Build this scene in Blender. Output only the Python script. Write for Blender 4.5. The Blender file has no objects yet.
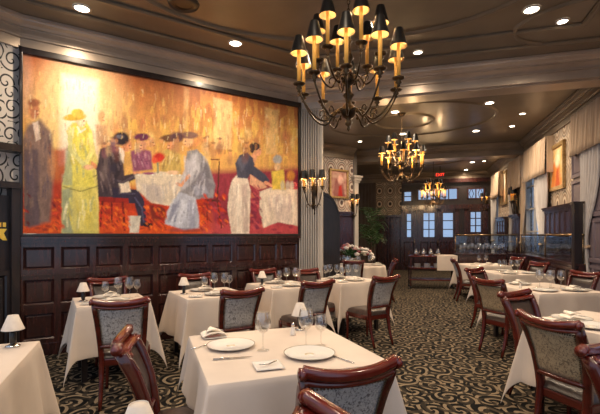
import bpy, math, random
import numpy as np
from mathutils import Vector, Matrix
random.seed(7)
PI = math.pi
S = bpy.context.scene
COL = S.collection
H = 1.45; F = 405.0; HY = 235.0
TZ = 0.75
BEAMZ = 3.65; CEIL = 3.98
A0 = math.atan(113/405.0)
U = Vector((math.sin(A0), math.cos(A0))); V = Vector((math.cos(A0), -math.sin(A0)))
M = Vector((0.848, 0.530)).normalized(); N = Vector((-M.y, M.x))
W = 2.95

def uv(u, v): return U*u + V*v
def at(px, py, z):
    Y = F*(H-z)/(py-HY)
    return Vector(((px-300)/F*Y, Y, z))
def ray(px, Y, py=None):
    X = (px-300)/F*Y
    return Vector((X, Y)) if py is None else Vector((X, Y, H-(py-HY)*Y/F))
def wall_u(px, v=W):
    r = (px-300)/F
    return v*(U.y+U.x*r)/(U.y*r-U.x)
def px_of(p): return 300+F*p[0]/max(p[1], .01)

# ------------------------------------------------------------------ materials
MATS = {}
def new_mat(name):
    m = bpy.data.materials.new(name); m.use_nodes = True
    nt = m.node_tree; nt.nodes.clear()
    out = nt.nodes.new('ShaderNodeOutputMaterial')
    MATS[name] = m
    return m, nt, out
def lnk(nt, a, b): nt.links.new(a, b)
def node(nt, t, **kw):
    n = nt.nodes.new(t)
    for k, v in kw.items(): setattr(n, k, v)
    return n
def mth(nt, op, a, b=None, c=None):
    n = nt.nodes.new('ShaderNodeMath'); n.operation = op
    for i, x in enumerate((a, b, c)):
        if x is None: continue
        if isinstance(x, (int, float)): n.inputs[i].default_value = x
        else: nt.links.new(x, n.inputs[i])
    return n.outputs[0]
def ramp(nt, fac, stops):
    r = nt.nodes.new('ShaderNodeValToRGB'); cr = r.color_ramp
    while len(cr.elements) < len(stops): cr.elements.new(.5)
    for e, (p, c) in zip(cr.elements, stops):
        e.position = p; e.color = (*c, 1)
    nt.links.new(fac, r.inputs[0]); return r.outputs[0]
def principled(nt, out, color=None, rough=.5, metal=0, coat=0, spec=.5, sheen=0, col_socket=None, bump=None, bump_s=.3, bump_d=.01, emis=None, emis_s=0, sss=0):
    b = nt.nodes.new('ShaderNodeBsdfPrincipled')
    if color is not None: b.inputs['Base Color'].default_value = (*color, 1)
    if col_socket is not None: nt.links.new(col_socket, b.inputs['Base Color'])
    b.inputs['Roughness'].default_value = rough; b.inputs['Metallic'].default_value = metal
    b.inputs['Coat Weight'].default_value = coat; b.inputs['Coat Roughness'].default_value = .12
    b.inputs['Specular IOR Level'].default_value = spec
    b.inputs['Sheen Weight'].default_value = sheen
    if emis: b.inputs['Emission Color'].default_value = (*emis, 1); b.inputs['Emission Strength'].default_value = emis_s
    if bump is not None:
        bn = nt.nodes.new('ShaderNodeBump'); bn.inputs['Strength'].default_value = bump_s; bn.inputs['Distance'].default_value = bump_d
        nt.links.new(bump, bn.inputs['Height']); nt.links.new(bn.outputs[0], b.inputs['Normal'])
    nt.links.new(b.outputs[0], out.inputs[0]); return b
def noisy(name, c1, c2, scale=6, detail=4, stretch=(1, 1, 1), lo=.35, hi=.65, **kw):
    m, nt, out = new_mat(name)
    tc = node(nt, 'ShaderNodeTexCoord'); mp = node(nt, 'ShaderNodeMapping'); mp.inputs['Scale'].default_value = stretch
    n = node(nt, 'ShaderNodeTexNoise'); n.inputs['Scale'].default_value = scale; n.inputs['Detail'].default_value = detail
    lnk(nt, tc.outputs['Object'], mp.inputs[0]); lnk(nt, mp.outputs[0], n.inputs['Vector'])
    c = ramp(nt, n.outputs['Fac'], [(lo, c1), (hi, c2)])
    principled(nt, out, col_socket=c, bump=n.outputs['Fac'] if kw.pop('bumpy', False) else None, **kw)
    return m

mahog = noisy('mahogany', (.062, .007, .004), (.098, .012, .007), 5, 3, (1, 1, 4), rough=.22, coat=.6)
crest_m = noisy('polished_toplit_mahogany', (.105, .009, .005), (.145, .015, .007), 5, 3, (3, 1, 1), rough=.18, coat=.8)  # redder mahogany for crest rails: light from above put into the colour
redwood = noisy('red_leather', (.20, .016, .008), (.33, .035, .016), 9, 3, rough=.28, coat=.4)
darkwood = noisy('dark_wood', (.022, .007, .006), (.052, .015, .012), 4, 5, (6, 6, 1), rough=.25, coat=.6)
blackwood = noisy('black_wood', (.010, .007, .007), (.022, .012, .011), 4, 4, (6, 6, 1), rough=.35, coat=.2)
leather = noisy('dark_leather', (.028, .020, .018), (.055, .036, .030), 30, 4, rough=.3, bumpy=True, bump_s=.15)
linen = noisy('white_linen', (.60, .50, .42), (.67, .565, .475), 3, 4, rough=.85, sheen=.1)
napkin_m = noisy('napkin_linen', (.78, .70, .60), (.84, .77, .68), 5, 3, rough=.85)
ceil_m = noisy('brown_lacquer', (.165, .128, .088), (.235, .182, .125), 1.4, 5, rough=.36, metal=.12, coat=.2)
crown_m = noisy('bronze_crown', (.44, .345, .26), (.57, .455, .35), 2.2, 5, rough=.34, metal=.25)
crown_d = noisy('dark_crown', (.20, .150, .105), (.28, .215, .15), 2, 4, rough=.4, metal=.2)
brass = noisy('aged_brass', (.032, .021, .012), (.10, .06, .028), 12, 3, rough=.3, metal=.9)
rail_m = noisy('brass_rail', (.20, .13, .07), (.30, .2, .1), 12, 3, rough=.25, metal=.9)
flute_m = noisy('pilaster_paint', (.42, .38, .34), (.50, .46, .41), 2, 3, rough=.45)
candle_m = noisy('glow_tinted_candle', (.90, .44, .07), (.95, .52, .10), 5, 2, rough=.5)  # amber glow of the bulbs above painted into the tubes' base colour
china = noisy('white_china', (.80, .77, .72), (.84, .81, .77), 3, 1, rough=.12, coat=.4)
china_band = noisy('china_band', (.12, .10, .07), (.42, .36, .25), 60, 2, rough=.2)
silver = noisy('silver', (.55, .53, .50), (.65, .63, .60), 9, 2, rough=.18, metal=1)
shade_w = noisy('cream_shade', (.58, .51, .45), (.64, .57, .50), 30, 2, rough=.7)
food_m = noisy('plate_crest', (.72, .58, .38), (.82, .78, .72), 30, 2, rough=.3)
leaf_m = noisy('leaf_green', (.02, .06, .02), (.07, .15, .05), 8, 2, rough=.4)
soil_m = noisy('terracotta', (.07, .03, .02), (.12, .06, .04), 6, 2, rough=.6)
petal_w = noisy('white_petal', (.72, .64, .58), (.85, .78, .72), 20, 2, rough=.6)
petal_p = noisy('pink_petal', (.50, .25, .24), (.70, .42, .38), 20, 2, rough=.6)
petal_r = noisy('wine_petal', (.18, .03, .04), (.30, .06, .07), 20, 2, rough=.6)
drape_m = noisy('tan_drape', (.44, .31, .20), (.56, .41, .28), 1.5, 4, (14, 14, 1), rough=.75, sheen=.2)
sheer_m = noisy('pale_drape', (.50, .45, .42), (.62, .58, .55), 1.5, 3, (14, 14, 1), rough=.75)
brownwall = noisy('brown_wall', (.10, .072, .052), (.15, .11, .08), 2, 4, (8, 8, 1), rough=.5)
plainwall = noisy('warm_plaster', (.30, .23, .17), (.36, .28, .21), 2, 4, rough=.7)
black_m = noisy('black_enamel', (.010, .010, .010), (.020, .018, .016), 4, 2, rough=.3)
gilt = noisy('gilt_lining', (.75, .50, .22), (.85, .60, .28), 5, 2, rough=.35)
gold_frame = noisy('gilt_frame', (.42, .26, .10), (.62, .42, .18), 20, 3, rough=.35, metal=.6)
white_trim = noisy('cream_trim', (.52, .46, .40), (.60, .54, .47), 3, 3, rough=.5)
yellow_m = noisy('yellow_paint', (.70, .45, .04), (.85, .60, .10), 12, 3, rough=.5)

def emit(name, c, s):
    m, nt, out = new_mat(name)
    e = node(nt, 'ShaderNodeEmission'); e.inputs[0].default_value = (*c, 1); e.inputs[1].default_value = s
    lnk(nt, e.outputs[0], out.inputs[0]); return m
bulb_m = emit('lit_bulb', (1, .72, .36), 14)
lens_m = emit('lit_downlight', (1, .86, .66), 16)
exit_m = emit('lit_red_letters', (1, .06, .03), 2.5)

def glassy(name, tint, refl=.12, rough=.02, body=None):
    m, nt, out = new_mat(name)
    t = node(nt, 'ShaderNodeBsdfTransparent'); t.inputs[0].default_value = (*tint, 1)
    g = node(nt, 'ShaderNodeBsdfGlossy'); g.inputs['Roughness'].default_value = rough; g.inputs[0].default_value = (1, 1, 1, 1)
    lw = node(nt, 'ShaderNodeLayerWeight'); lw.inputs[0].default_value = .5
    f = mth(nt, 'MULTIPLY_ADD', mth(nt, 'POWER', lw.outputs['Facing'], 3.0), .95, refl)
    mx = node(nt, 'ShaderNodeMixShader'); lnk(nt, f, mx.inputs[0]); lnk(nt, t.outputs[0], mx.inputs[1]); lnk(nt, g.outputs[0], mx.inputs[2])
    lnk(nt, mx.outputs[0], out.inputs[0]); return m
wine_glass_m = glassy('clear_glass', (.95, .95, .94), .10, .03)
pane_m = glassy('window_glass', (.80, .86, .92), .05)

# carpet: black pile with tan scrolls curling around each cell
def carpet():
    m, nt, out = new_mat('scroll_carpet')
    tc = node(nt, 'ShaderNodeTexCoord')
    no = node(nt, 'ShaderNodeTexNoise'); no.inputs['Scale'].default_value = 2.6; no.inputs['Detail'].default_value = 1
    lnk(nt, tc.outputs['Object'], no.inputs['Vector'])
    ad = node(nt, 'ShaderNodeVectorMath', operation='MULTIPLY_ADD')
    lnk(nt, no.outputs['Color'], ad.inputs[0]); ad.inputs[1].default_value = (.16, .16, 0); lnk(nt, tc.outputs['Object'], ad.inputs[2])
    masks = []
    for sc, tw, off, wd in ((4.6, 34, 0, .30), (3.3, -30, 5.3, .52)):
        mp = node(nt, 'ShaderNodeMapping'); mp.inputs['Scale'].default_value = (sc, sc*.85, 0); mp.inputs['Location'].default_value = (off, off, 0)
        lnk(nt, ad.outputs[0], mp.inputs[0])
        vo = node(nt, 'ShaderNodeTexVoronoi'); vo.voronoi_dimensions = '2D'; vo.inputs['Scale'].default_value = 1; vo.inputs['Randomness'].default_value = .55
        lnk(nt, mp.outputs[0], vo.inputs['Vector'])
        df = node(nt, 'ShaderNodeVectorMath', operation='SUBTRACT'); lnk(nt, mp.outputs[0], df.inputs[0]); lnk(nt, vo.outputs['Position'], df.inputs[1])
        sp = node(nt, 'ShaderNodeSeparateXYZ'); lnk(nt, df.outputs[0], sp.inputs[0])
        an = mth(nt, 'ARCTAN2', sp.outputs[1], sp.outputs[0])
        s = mth(nt, 'SINE', mth(nt, 'MULTIPLY_ADD', vo.outputs['Distance'], tw*.55, mth(nt, 'MULTIPLY', an, 2 if tw > 0 else 1)))
        masks.append(mth(nt, 'GREATER_THAN', s, wd))
    mk = mth(nt, 'MULTIPLY', masks[0], mth(nt, 'SUBTRACT', 1, mth(nt, 'MULTIPLY', masks[1], .75)))
    mk2 = mth(nt, 'MAXIMUM', mk, mth(nt, 'MULTIPLY', masks[1], .10))
    fn = node(nt, 'ShaderNodeTexNoise'); fn.inputs['Scale'].default_value = 220; lnk(nt, tc.outputs['Object'], fn.inputs['Vector'])
    c = ramp(nt, mk2, [(0, (.006, .006, .006)), (1, (.20, .152, .102))])
    principled(nt, out, col_socket=c, rough=.95, spec=.1, bump=fn.outputs['Fac'], bump_s=.4, bump_d=.004)
    return m
carpet_m = carpet()

# lattice wallpaper of ringed medallions (local x along the wall, z up)
def wallpaper(name, bg, mid, dark, cell=.24, scroll=False):
    m, nt, out = new_mat(name)
    tc = node(nt, 'ShaderNodeTexCoord'); sp = node(nt, 'ShaderNodeSeparateXYZ'); lnk(nt, tc.outputs['Object'], sp.inputs[0])
    cm = node(nt, 'ShaderNodeCombineXYZ'); lnk(nt, sp.outputs[0], cm.inputs[0]); lnk(nt, sp.outputs[2], cm.inputs[1])
    mp = node(nt, 'ShaderNodeMapping'); mp.inputs['Scale'].default_value = (1/cell, .8/cell, 1); lnk(nt, cm.outputs[0], mp.inputs[0])
    vo = node(nt, 'ShaderNodeTexVoronoi'); vo.voronoi_dimensions = '2D'; vo.inputs['Scale'].default_value = 1; vo.inputs['Randomness'].default_value = .9 if scroll else 0
    lnk(nt, mp.outputs[0], vo.inputs['Vector'])
    d = vo.outputs['Distance']
    if scroll:
        df = node(nt, 'ShaderNodeVectorMath', operation='SUBTRACT'); lnk(nt, mp.outputs[0], df.inputs[0]); lnk(nt, vo.outputs['Position'], df.inputs[1])
        s2 = node(nt, 'ShaderNodeSeparateXYZ'); lnk(nt, df.outputs[0], s2.inputs[0])
        an = mth(nt, 'ARCTAN2', s2.outputs[1], s2.outputs[0])
        s = mth(nt, 'SINE', mth(nt, 'MULTIPLY_ADD', d, 15, an))
        c = ramp(nt, mth(nt, 'GREATER_THAN', s, .70), [(0, bg), (1, dark)])
    else:
        c = ramp(nt, d, [(0, dark), (.12, dark), (.15, bg), (.24, bg), (.27, mid), (.34, mid), (.37, bg), (.44, dark), (.50, bg), (.58, mid), (.64, bg)])
        c.node.color_ramp.interpolation = 'LINEAR'
    principled(nt, out, col_socket=c, rough=.6); return m
paper_left = wallpaper('scroll_wallpaper', (.62, .56, .50), (.3, .2, .2), (.02, .018, .018), .16, True)
paper_red = wallpaper('ring_wallpaper', (.64, .55, .46), (.26, .15, .12), (.09, .05, .045), .38)
paper_back = wallpaper('medallion_wallpaper', (.66, .55, .40), (.20, .13, .09), (.04, .03, .025), .44)
paper_right = wallpaper('ogee_wallpaper', (.66, .54, .40), (.30, .19, .12), (.12, .07, .045), .42)

def fabric(name, bg, dk, sc=38):
    m, nt, out = new_mat(name)
    tc = node(nt, 'ShaderNodeTexCoord'); n = node(nt, 'ShaderNodeTexNoise'); n.inputs['Scale'].default_value = sc; n.inputs['Detail'].default_value = 3; n.inputs['Distortion'].default_value = 1.6
    lnk(nt, tc.outputs['Object'], n.inputs['Vector'])
    c = ramp(nt, n.outputs['Fac'], [(.40, dk), (.50, bg), (.62, bg), (.7, dk)])
    principled(nt, out, col_socket=c, rough=.5, sheen=.15); return m
tapestry_m = fabric('silver_brocade', (.60, .57, .53), (.16, .14, .13), 55)
tapestry_t = fabric('tan_brocade', (.46, .35, .21), (.17, .12, .07), 48)

# ------------------------------------------------------------------ mesh builder
class MB:
    def __init__(s): s.v = []; s.f = []; s.m = []; s.mi = 0; s.sm = []; s.smooth = False
    def add(s, vs, fs):
        o = len(s.v); s.v += [tuple(p) for p in vs]
        for f in fs: s.f.append([i+o for i in f]); s.m.append(s.mi); s.sm.append(s.smooth)
        return s
    def box(s, x0, x1, y0, y1, z0, z1):
        vs = [(x, y, z) for x in (x0, x1) for y in (y0, y1) for z in (z0, z1)]
        return s.add(vs, [(0, 1, 3, 2), (4, 6, 7, 5), (0, 4, 5, 1), (2, 3, 7, 6), (0, 2, 6, 4), (1, 5, 7, 3)])
    def cbox(s, c, d): return s.box(c[0]-d[0]/2, c[0]+d[0]/2, c[1]-d[1]/2, c[1]+d[1]/2, c[2]-d[2]/2, c[2]+d[2]/2)
    def lathe(s, prof, c=(0, 0, 0), n=16, closed_ends=True):
        sm = s.smooth; s.smooth = True
        vs = []; k = len(prof)
        for r, z in prof:
            for i in range(n):
                a = 2*PI*i/n; vs.append((c[0]+r*math.cos(a), c[1]+r*math.sin(a), c[2]+z))
        fs = []
        for j in range(k-1):
            for i in range(n):
                i2 = (i+1) % n; fs.append((j*n+i, j*n+i2, (j+1)*n+i2, (j+1)*n+i))
        if closed_ends:
            if prof[0][0] > 1e-4: fs.append(tuple(range(n))[::-1])
            if prof[-1][0] > 1e-4: fs.append(tuple((k-1)*n+i for i in range(n)))
        s.add(vs, fs); s.smooth = sm; return s
    def sweep(s, pts, rx, ry=None, n=8, up=(0, 0, 1), caps=True, power=1.0):
        sm = s.smooth; s.smooth = True
        ry = ry if ry is not None else rx
        P = [Vector(p) for p in pts]; K = len(P)
        get = lambda r, i: r[i] if isinstance(r, (list, tuple)) else r
        vs = []; up = Vector(up)
        for i, p in enumerate(P):
            t = (P[min(i+1, K-1)]-P[max(i-1, 0)]).normalized()
            a = up.cross(t)
            if a.length < 1e-3: a = Vector((1, 0, 0)).cross(t)
            a.normalize(); b = t.cross(a)
            for j in range(n):
                th = 2*PI*(j+.5)/n; cx, sy = math.cos(th), math.sin(th)
                if power != 1.0:
                    cx = math.copysign(abs(cx)**power, cx); sy = math.copysign(abs(sy)**power, sy)
                vs.append(p+a*get(rx, i)*cx+b*get(ry, i)*sy)
        fs = [(i*n+j, i*n+(j+1) % n, (i+1)*n+(j+1) % n, (i+1)*n+j) for i in range(K-1) for j in range(n)]
        if caps: fs += [tuple(range(n))[::-1], tuple((K-1)*n+j for j in range(n))]
        s.add(vs, fs); s.smooth = sm; return s
    def grid(s, fn, nu, nv, flip=False):
        sm = s.smooth; s.smooth = True
        vs = [fn(i/nu, j/nv) for j in range(nv+1) for i in range(nu+1)]
        fs = []
        for j in range(nv):
            for i in range(nu):
                q = (j*(nu+1)+i, j*(nu+1)+i+1, (j+1)*(nu+1)+i+1, (j+1)*(nu+1)+i)
                fs.append(q[::-1] if flip else q)
        s.add(vs, fs); s.smooth = sm; return s
    def slab(s, fn, nu, nv, th):
        """closed sheet: fn gives front, th a vector offset for the back"""
        th = Vector(th); n = (nu+1)*(nv+1); o = len(s.v)
        s.grid(fn, nu, nv); s.grid(lambda a, b: Vector(fn(a, b))+th, nu, nv, True)
        e = []
        for i in range(nu): e += [(i, i+1)]
        for j in range(nv): e += [(j*(nu+1)+nu, (j+1)*(nu+1)+nu)]
        for i in range(nu, 0, -1): e += [(nv*(nu+1)+i, nv*(nu+1)+i-1)]
        for j in range(nv, 0, -1): e += [(j*(nu+1), (j-1)*(nu+1))]
        for a, b in e: s.f.append([o+b, o+a, o+a+n, o+b+n]); s.m.append(s.mi); s.sm.append(False)
        return s
    def prism(s, poly, y0, y1):
        """poly in (x,z), extruded along y"""
        n = len(poly); vs = [(x, y0, z) for x, z in poly]+[(x, y1, z) for x, z in poly]
        fs = [tuple(range(n)), tuple(range(2*n-1, n-1, -1))]+[(i, i+n, (i+1) % n+n, (i+1) % n) for i in range(n)]
        return s.add(vs, fs)
    def sphere(s, c, r, n=10, sz=1):
        k = max(4, n//2)
        return s.lathe([(max(1e-5, r*math.sin(PI*i/k)), -r*sz*math.cos(PI*i/k)) for i in range(k+1)], c, n, False)
    def build(s, name, mats, parent=None, bevel=0, loc=None, rz=None, **props):
        me = bpy.data.meshes.new(name); me.from_pydata(s.v, [], s.f); 
        for m in (mats if isinstance(mats, (list, tuple)) else [mats]): me.materials.append(m)
        me.polygons.foreach_set('material_index', s.m); me.polygons.foreach_set('use_smooth', s.sm)
        me.validate(); me.update()
        import bmesh
        bm = bmesh.new(); bm.from_mesh(me); bmesh.ops.remove_doubles(bm, verts=bm.verts, dist=1e-5)
        bmesh.ops.recalc_face_normals(bm, faces=bm.faces); bm.to_mesh(me); bm.free()
        o = bpy.data.objects.new(name, me); COL.objects.link(o)
        if parent: o.parent = parent
        if loc is not None: o.location = loc if len(loc) == 3 else (loc[0], loc[1], 0)
        if rz is not None: o.rotation_euler = (0, 0, rz)
        if bevel:
            b = o.modifiers.new('bevel', 'BEVEL'); b.width = bevel; b.segments = 2; b.limit_method = 'ANGLE'
        for k, v in props.items(): o[k] = v
        return o
def tag(o, label=None, category=None, group=None, kind=None):
    if label: o['label'] = label
    if category: o['category'] = category
    if group: o['group'] = group
    if kind: o['kind'] = kind
    return o
def empty(name, loc=(0, 0, 0), rz=0, **k):
    o = bpy.data.objects.new(name, None); COL.objects.link(o); o.empty_display_size = .1
    o.location = loc if len(loc) == 3 else (loc[0], loc[1], 0); o.rotation_euler = (0, 0, rz)
    return tag(o, **k)
def copy_tree(o, parent=None):
    c = o.copy(); COL.objects.link(c)
    if parent: c.parent = parent
    for ch in [x for x in KIDS.get(o.name, [])]: copy_tree(ch, c)
    return c
KIDS = {}
def index_kids(root):
    KIDS[root.name] = list(root.children)
    for c in root.children: index_kids(c)
def ang(d): return math.atan2(d[1], d[0])
def struct(o): o['kind'] = 'structure'; return o

# ------------------------------------------------------------------ camera, world, exposure
cam = bpy.data.cameras.new('camera'); cam.sensor_width = 36; cam.lens = F/600*36; cam.shift_y = 28/600; cam.clip_start = .05
co = bpy.data.objects.new('camera', cam); COL.objects.link(co); co.location = (0, 0, H); co.rotation_euler = (PI/2, 0, 0); S.camera = co
S.view_settings.view_transform = 'Standard'; S.view_settings.look = 'None'; S.view_settings.gamma = 1; S.view_settings.exposure = 0.04
wd = bpy.data.worlds.new('daylight'); S.world = wd; wd.use_nodes = True
wd.node_tree.nodes['Background'].inputs[0].default_value = (.62, .76, 1, 1); wd.node_tree.nodes['Background'].inputs[1].default_value = .85
S.cycles.sample_clamp_indirect = 3; S.cycles.max_bounces = 7; S.cycles.transparent_max_bounces = 24; S.cycles.caustics_reflective = False; S.cycles.caustics_refractive = False

# ------------------------------------------------------------------ room geometry
WB = Vector((-3.03, 4.95))                       # a point of the mural wall line
def mw(t): return WB+M*t
def mural_t(px):
    r = (px-300)/F
    return (r*WB.y-WB.x)/(M.x-r*M.y)
P1 = mw(mural_t(19.5)); 
tP2 = (6.56-WB.dot(U))/M.dot(U); P2 = mw(tP2)
LD = Vector((.6, .8)); P0 = P1-LD*1.9
P3 = uv(6.56, W); P4 = uv(-.5, W)
BU = 17.3

fl = MB(); c4 = [uv(-2, -5), uv(-2, 5), uv(19, 5), uv(19, -5)]
fl.add([(p.x, p.y, 0) for p in c4], [(0, 1, 2, 3)]); struct(fl.build('floor', carpet_m))
ce = MB(); c4 = [P0, P1, P2, uv(6.9, -.8), uv(6.9, -4), uv(BU+.3, -4), uv(BU+.3, W+.2), uv(0.2, W+.2), Vector((-3.6, .6)), ]
ce.add([(p.x, p.y, CEIL) for p in c4]+[(p.x, p.y, CEIL+.1) for p in c4], [tuple(range(9))[::-1], tuple(range(9, 18))]+[(i, (i+1) % 9, (i+1) % 9+9, i+9) for i in range(9)])
struct(ce.build('ceiling', ceil_m))

def crown_strip(pts, prof, name, mat):
    mb = MB(); K = len(pts); ring = []
    for i, p in enumerate(pts):
        ds = []
        if i > 0: ds.append((pts[i]-pts[i-1]).normalized())
        if i < K-1: ds.append((pts[i+1]-pts[i]).normalized())
        ns = [Vector((d.y, -d.x)) for d in ds]
        n = (ns[0]+ns[-1])/2; n = n/max(.2, n.dot(ns[0]))
        ring.append([(p.x+n.x*o, p.y+n.y*o, z) for o, z in prof])
    n = len(prof); vs = [v for r in ring for v in r]
    fs = [(i*n+j, (i+1)*n+j, (i+1)*n+(j+1) % n, i*n+(j+1) % n) for i in range(K-1) for j in range(n)]
    fs += [tuple(range(n)), tuple((K-1)*n+j for j in range(n))[::-1]]
    mb.add(vs, fs); return struct(mb.build(name, mat))
PROF = [(0, BEAMZ), (.03, BEAMZ), (.03, BEAMZ+.115), (.055, BEAMZ+.12), (.055, BEAMZ+.14), (.035, BEAMZ+.145), (.05, BEAMZ+.17), (.09, BEAMZ+.195), (.10, BEAMZ+.20), (.10, BEAMZ+.215), (.125, BEAMZ+.22),
        (.14, BEAMZ+.245), (.18, BEAMZ+.27), (.185, BEAMZ+.285), (.20, BEAMZ+.29), (.20, BEAMZ+.325), (0, BEAMZ+.33)]
crown_strip([P0, P1, P2, P3, P4], PROF, 'trim_1', crown_m)
# low moulding lines on the ceiling, parallel to the walls
flat = lambda o: [(o, CEIL-.002), (o, CEIL-.02), (o+.02, CEIL-.035), (o+.05, CEIL-.035), (o+.07, CEIL-.02), (o+.07, CEIL-.002)]
crown_strip([P0, P1, P2, P3, P4], flat(.50), 'trim_2', ceil_m)
crown_strip([P0, P1, P2, P3, P4], flat(.95), 'trim_3', ceil_m)
def ring(name, c, a, b, w, rot=0, d=.03):
    mb = MB(); n = 72; vs = []
    for i in range(n):
        th = 2*PI*i/n
        for k, (o, z) in enumerate(((0, -.001), (.3*w, -d), (.7*w, -d), (w, -.001))):
            q = Vector(((a+o)*math.cos(th), (b+o)*math.sin(th), 0)); q.rotate(Matrix.Rotation(rot, 3, 'Z'))
            vs.append((c[0]+q.x, c[1]+q.y, CEIL+z))
    fs = [(i*4+k, ((i+1) % n)*4+k, ((i+1) % n)*4+k+1, i*4+k+1) for i in range(n) for k in range(3)]
    mb.smooth = True; mb.add(vs, fs); return struct(mb.build(name, ceil_m))
ring('trim_4', (.35, 3.80), 2.10, 1.42, .07)
ring('trim_5', (2.3, 9.0), .60, .55, .07); ring('trim_6', (2.4, 9.0), 1.75, 1.25, .08, -A0)
ring('trim_7', (3.55, 4.75), .9, .55, .06, -A0)
ring('trim_8', (4.1, 13.6), 1.4, 1.1, .08, -A0)

# beams
def obox(mb, u0, u1, v0, v1, z0, z1):
    c = [uv(u0, v0), uv(u0, v1), uv(u1, v1), uv(u1, v0)]
    mb.add([(p.x, p.y, z0) for p in c]+[(p.x, p.y, z1) for p in c], [(3, 2, 1, 0), (4, 5, 6, 7), (0, 1, 5, 4), (1, 2, 6, 5), (2, 3, 7, 6), (3, 0, 4, 7)])
vP2 = P2.dot(V)
b = MB(); obox(b, 6.565, 6.98, vP2, W, BEAMZ+.0, CEIL); obox(b, 6.6, 6.85, vP2+.6, W-.1, BEAMZ-.02, BEAMZ); struct(b.build('trim_9', crown_m))
crown_strip([uv(6.98, W), uv(6.98, -1.5)], PROF, 'trim_10', crown_d)
b = MB(); obox(b, 12.3, 12.75, -4, W, BEAMZ+.0, CEIL); struct(b.build('trim_11', crown_m))
crown_strip([uv(12.3, -4), uv(12.3, W), uv(6.98, W)], PROF, 'trim_12', crown_d)
crown_strip([uv(BU, -4), uv(BU, W), uv(12.75, W)], PROF, 'trim_13', crown_d)

# walls -- local frame: x along, room at -y
def wframe(p, d): return Matrix.Translation((p.x, p.y, 0)) @ Matrix.Rotation(ang(d), 4, 'Z')
def place(o, mat): o.matrix_world = mat; return o
Lm = (P2-P1).length
FM = wframe(P1, M)
w = MB(); w.box(0, Lm+.1, 0, .15, 0, CEIL); place(struct(w.build('wall_mural', blackwood)), FM)
def panels(mb, x0, x1, z0, z1, n, st=.07, depth=.03, bev=.02, y=0):
    """frame and recessed panels, front at y-depth"""
    wd = (x1-x0)/n
    for i in range(n+1): mb.box(x0+i*wd-st/2 if 0 < i < n else (x0 if i == 0 else x1-st/2), x0+i*wd+st/2 if 0 < i < n else (x0+st/2 if i == 0 else x1), y-depth, y, z0, z1)
    mb.box(x0, x1, y-depth-.001, y, z0, z0+st*.8); mb.box(x0, x1, y-depth-.001, y, z1-st*.8, z1)
    for i in range(n):
        a0, a1 = x0+i*wd+st/2, x0+(i+1)*wd-st/2; c0, c1 = z0+st*.8, z1-st*.8
        f = [(a0, y-depth, c0), (a1, y-depth, c0), (a1, y-depth, c1), (a0, y-depth, c1)]
        g = [(a0+bev, y-.006, c0+bev), (a1-bev, y-.006, c0+bev), (a1-bev, y-.006, c1-bev), (a0+bev, y-.006, c1-bev)]
        k = bev+.015
        h = [(a0+k, y-.018, c0+k), (a1-k, y-.018, c0+k), (a1-k, y-.018, c1-k), (a0+k, y-.018, c1-k)]
        mb.add(f+g+h, [(j, (j+1) % 4, 4+(j+1) % 4, 4+j) for j in range(4)]+[(4+j, 4+(j+1) % 4, 8+(j+1) % 4, 8+j) for j in range(4)]+[(8, 9, 10, 11)])
w = MB(); panels(w, 0, Lm, .98, 1.36, 10, y=-.001); panels(w, 0, Lm, .56, .97, 10, y=-.001); panels(w, 0, Lm, .14, .56, 10, y=-.001)
w.box(0, Lm, -.06, 0, 1.36, 1.40); w.box(0, Lm, -.085, 0, 1.40, 1.43); w.box(0, Lm, -.05, 0, .965, .985)
place(struct(w.build('trim_14', darkwood)), FM)
w = MB(); w.box(0, Lm, -.05, 0, 0, .14); place(struct(w.build('baseboard_mural', darkwood)), FM)

# left return wall
FL = wframe(P0, LD)
w = MB(); w.box(0, 1.9, 0, .12, 0, BEAMZ+.1); place(struct(w.build('wall_left', paper_left)), FL)
# pilaster
FP = wframe(uv(6.56, vP2), V); pw = (uv(6.56, 0)+V*0).length and .415
w = MB(); w.box(0, pw, 0, .10, 0, BEAMZ)
nf = 9
for i in range(nf):
    x = .03+i*(pw-.06)/nf
    w.box(x+.008, x+(pw-.06)/nf-.018, -.045, 0, .42, BEAMZ-.12)
w.box(-.0, pw+.0, -.055, 0, 0, .40); w.box(0, pw, -.03, 0, BEAMZ-.10, BEAMZ)
place(struct(w.build('trim_15', flute_m)), FP)

# far end of the room
FB = wframe(uv(BU, -4), V)          # x = v+4
def bx(px):  # pixel -> local x on the back wall
    r = (px-300)/F; Y = BU/(U.y+U.x*r); return Vector((r*Y, Y)).dot(V)+4
def bz(px, py):
    r = (px-300)/F; Y = BU/(U.y+U.x*r); return H+(HY-py)*Y/F
openings = []
for x0, x1, y0, y1 in ((403, 412.5, 191, 202), (417, 437, 189, 200.5), (439, 458.5, 188, 200), (467, 485, 188, 199), (405.5, 412.5, 213, 238), (422, 436, 212, 238), (441.5, 454.5, 212, 238), (469, 482.5, 211, 233)):
    openings.append((bx(x0), bx(x1), bz((x0+x1)/2, y1), bz((x0+x1)/2, y0)))
def wall_with_holes(x0, x1, z0, z1, holes, th=.15, y=0):
    mb = MB(); xs = sorted({x0, x1, *[h[0] for h in holes], *[h[1] for h in holes]})
    for a, b2 in zip(xs, xs[1:]):
        hs = sorted([h for h in holes if h[0] <= a+1e-6 and h[1] >= b2-1e-6], key=lambda h: h[2]); z = z0
        for h in hs:
            if h[2] > z: mb.box(a, b2, y, y+th, z, h[2])
            z = max(z, h[3])
        if z1 > z: mb.box(a, b2, y, y+th, z, z1)
    return mb
xw = bx(401.5)
place(struct(wall_with_holes(xw, W+4+.2, 0, CEIL, openings).build('wall_back', blackwood)), FB)
w = MB(); w.box(bx(376), xw, 0, .15, bz(388, 215), CEIL); place(struct(w.build('wall_back_medallion', paper_back)), FB)
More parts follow.
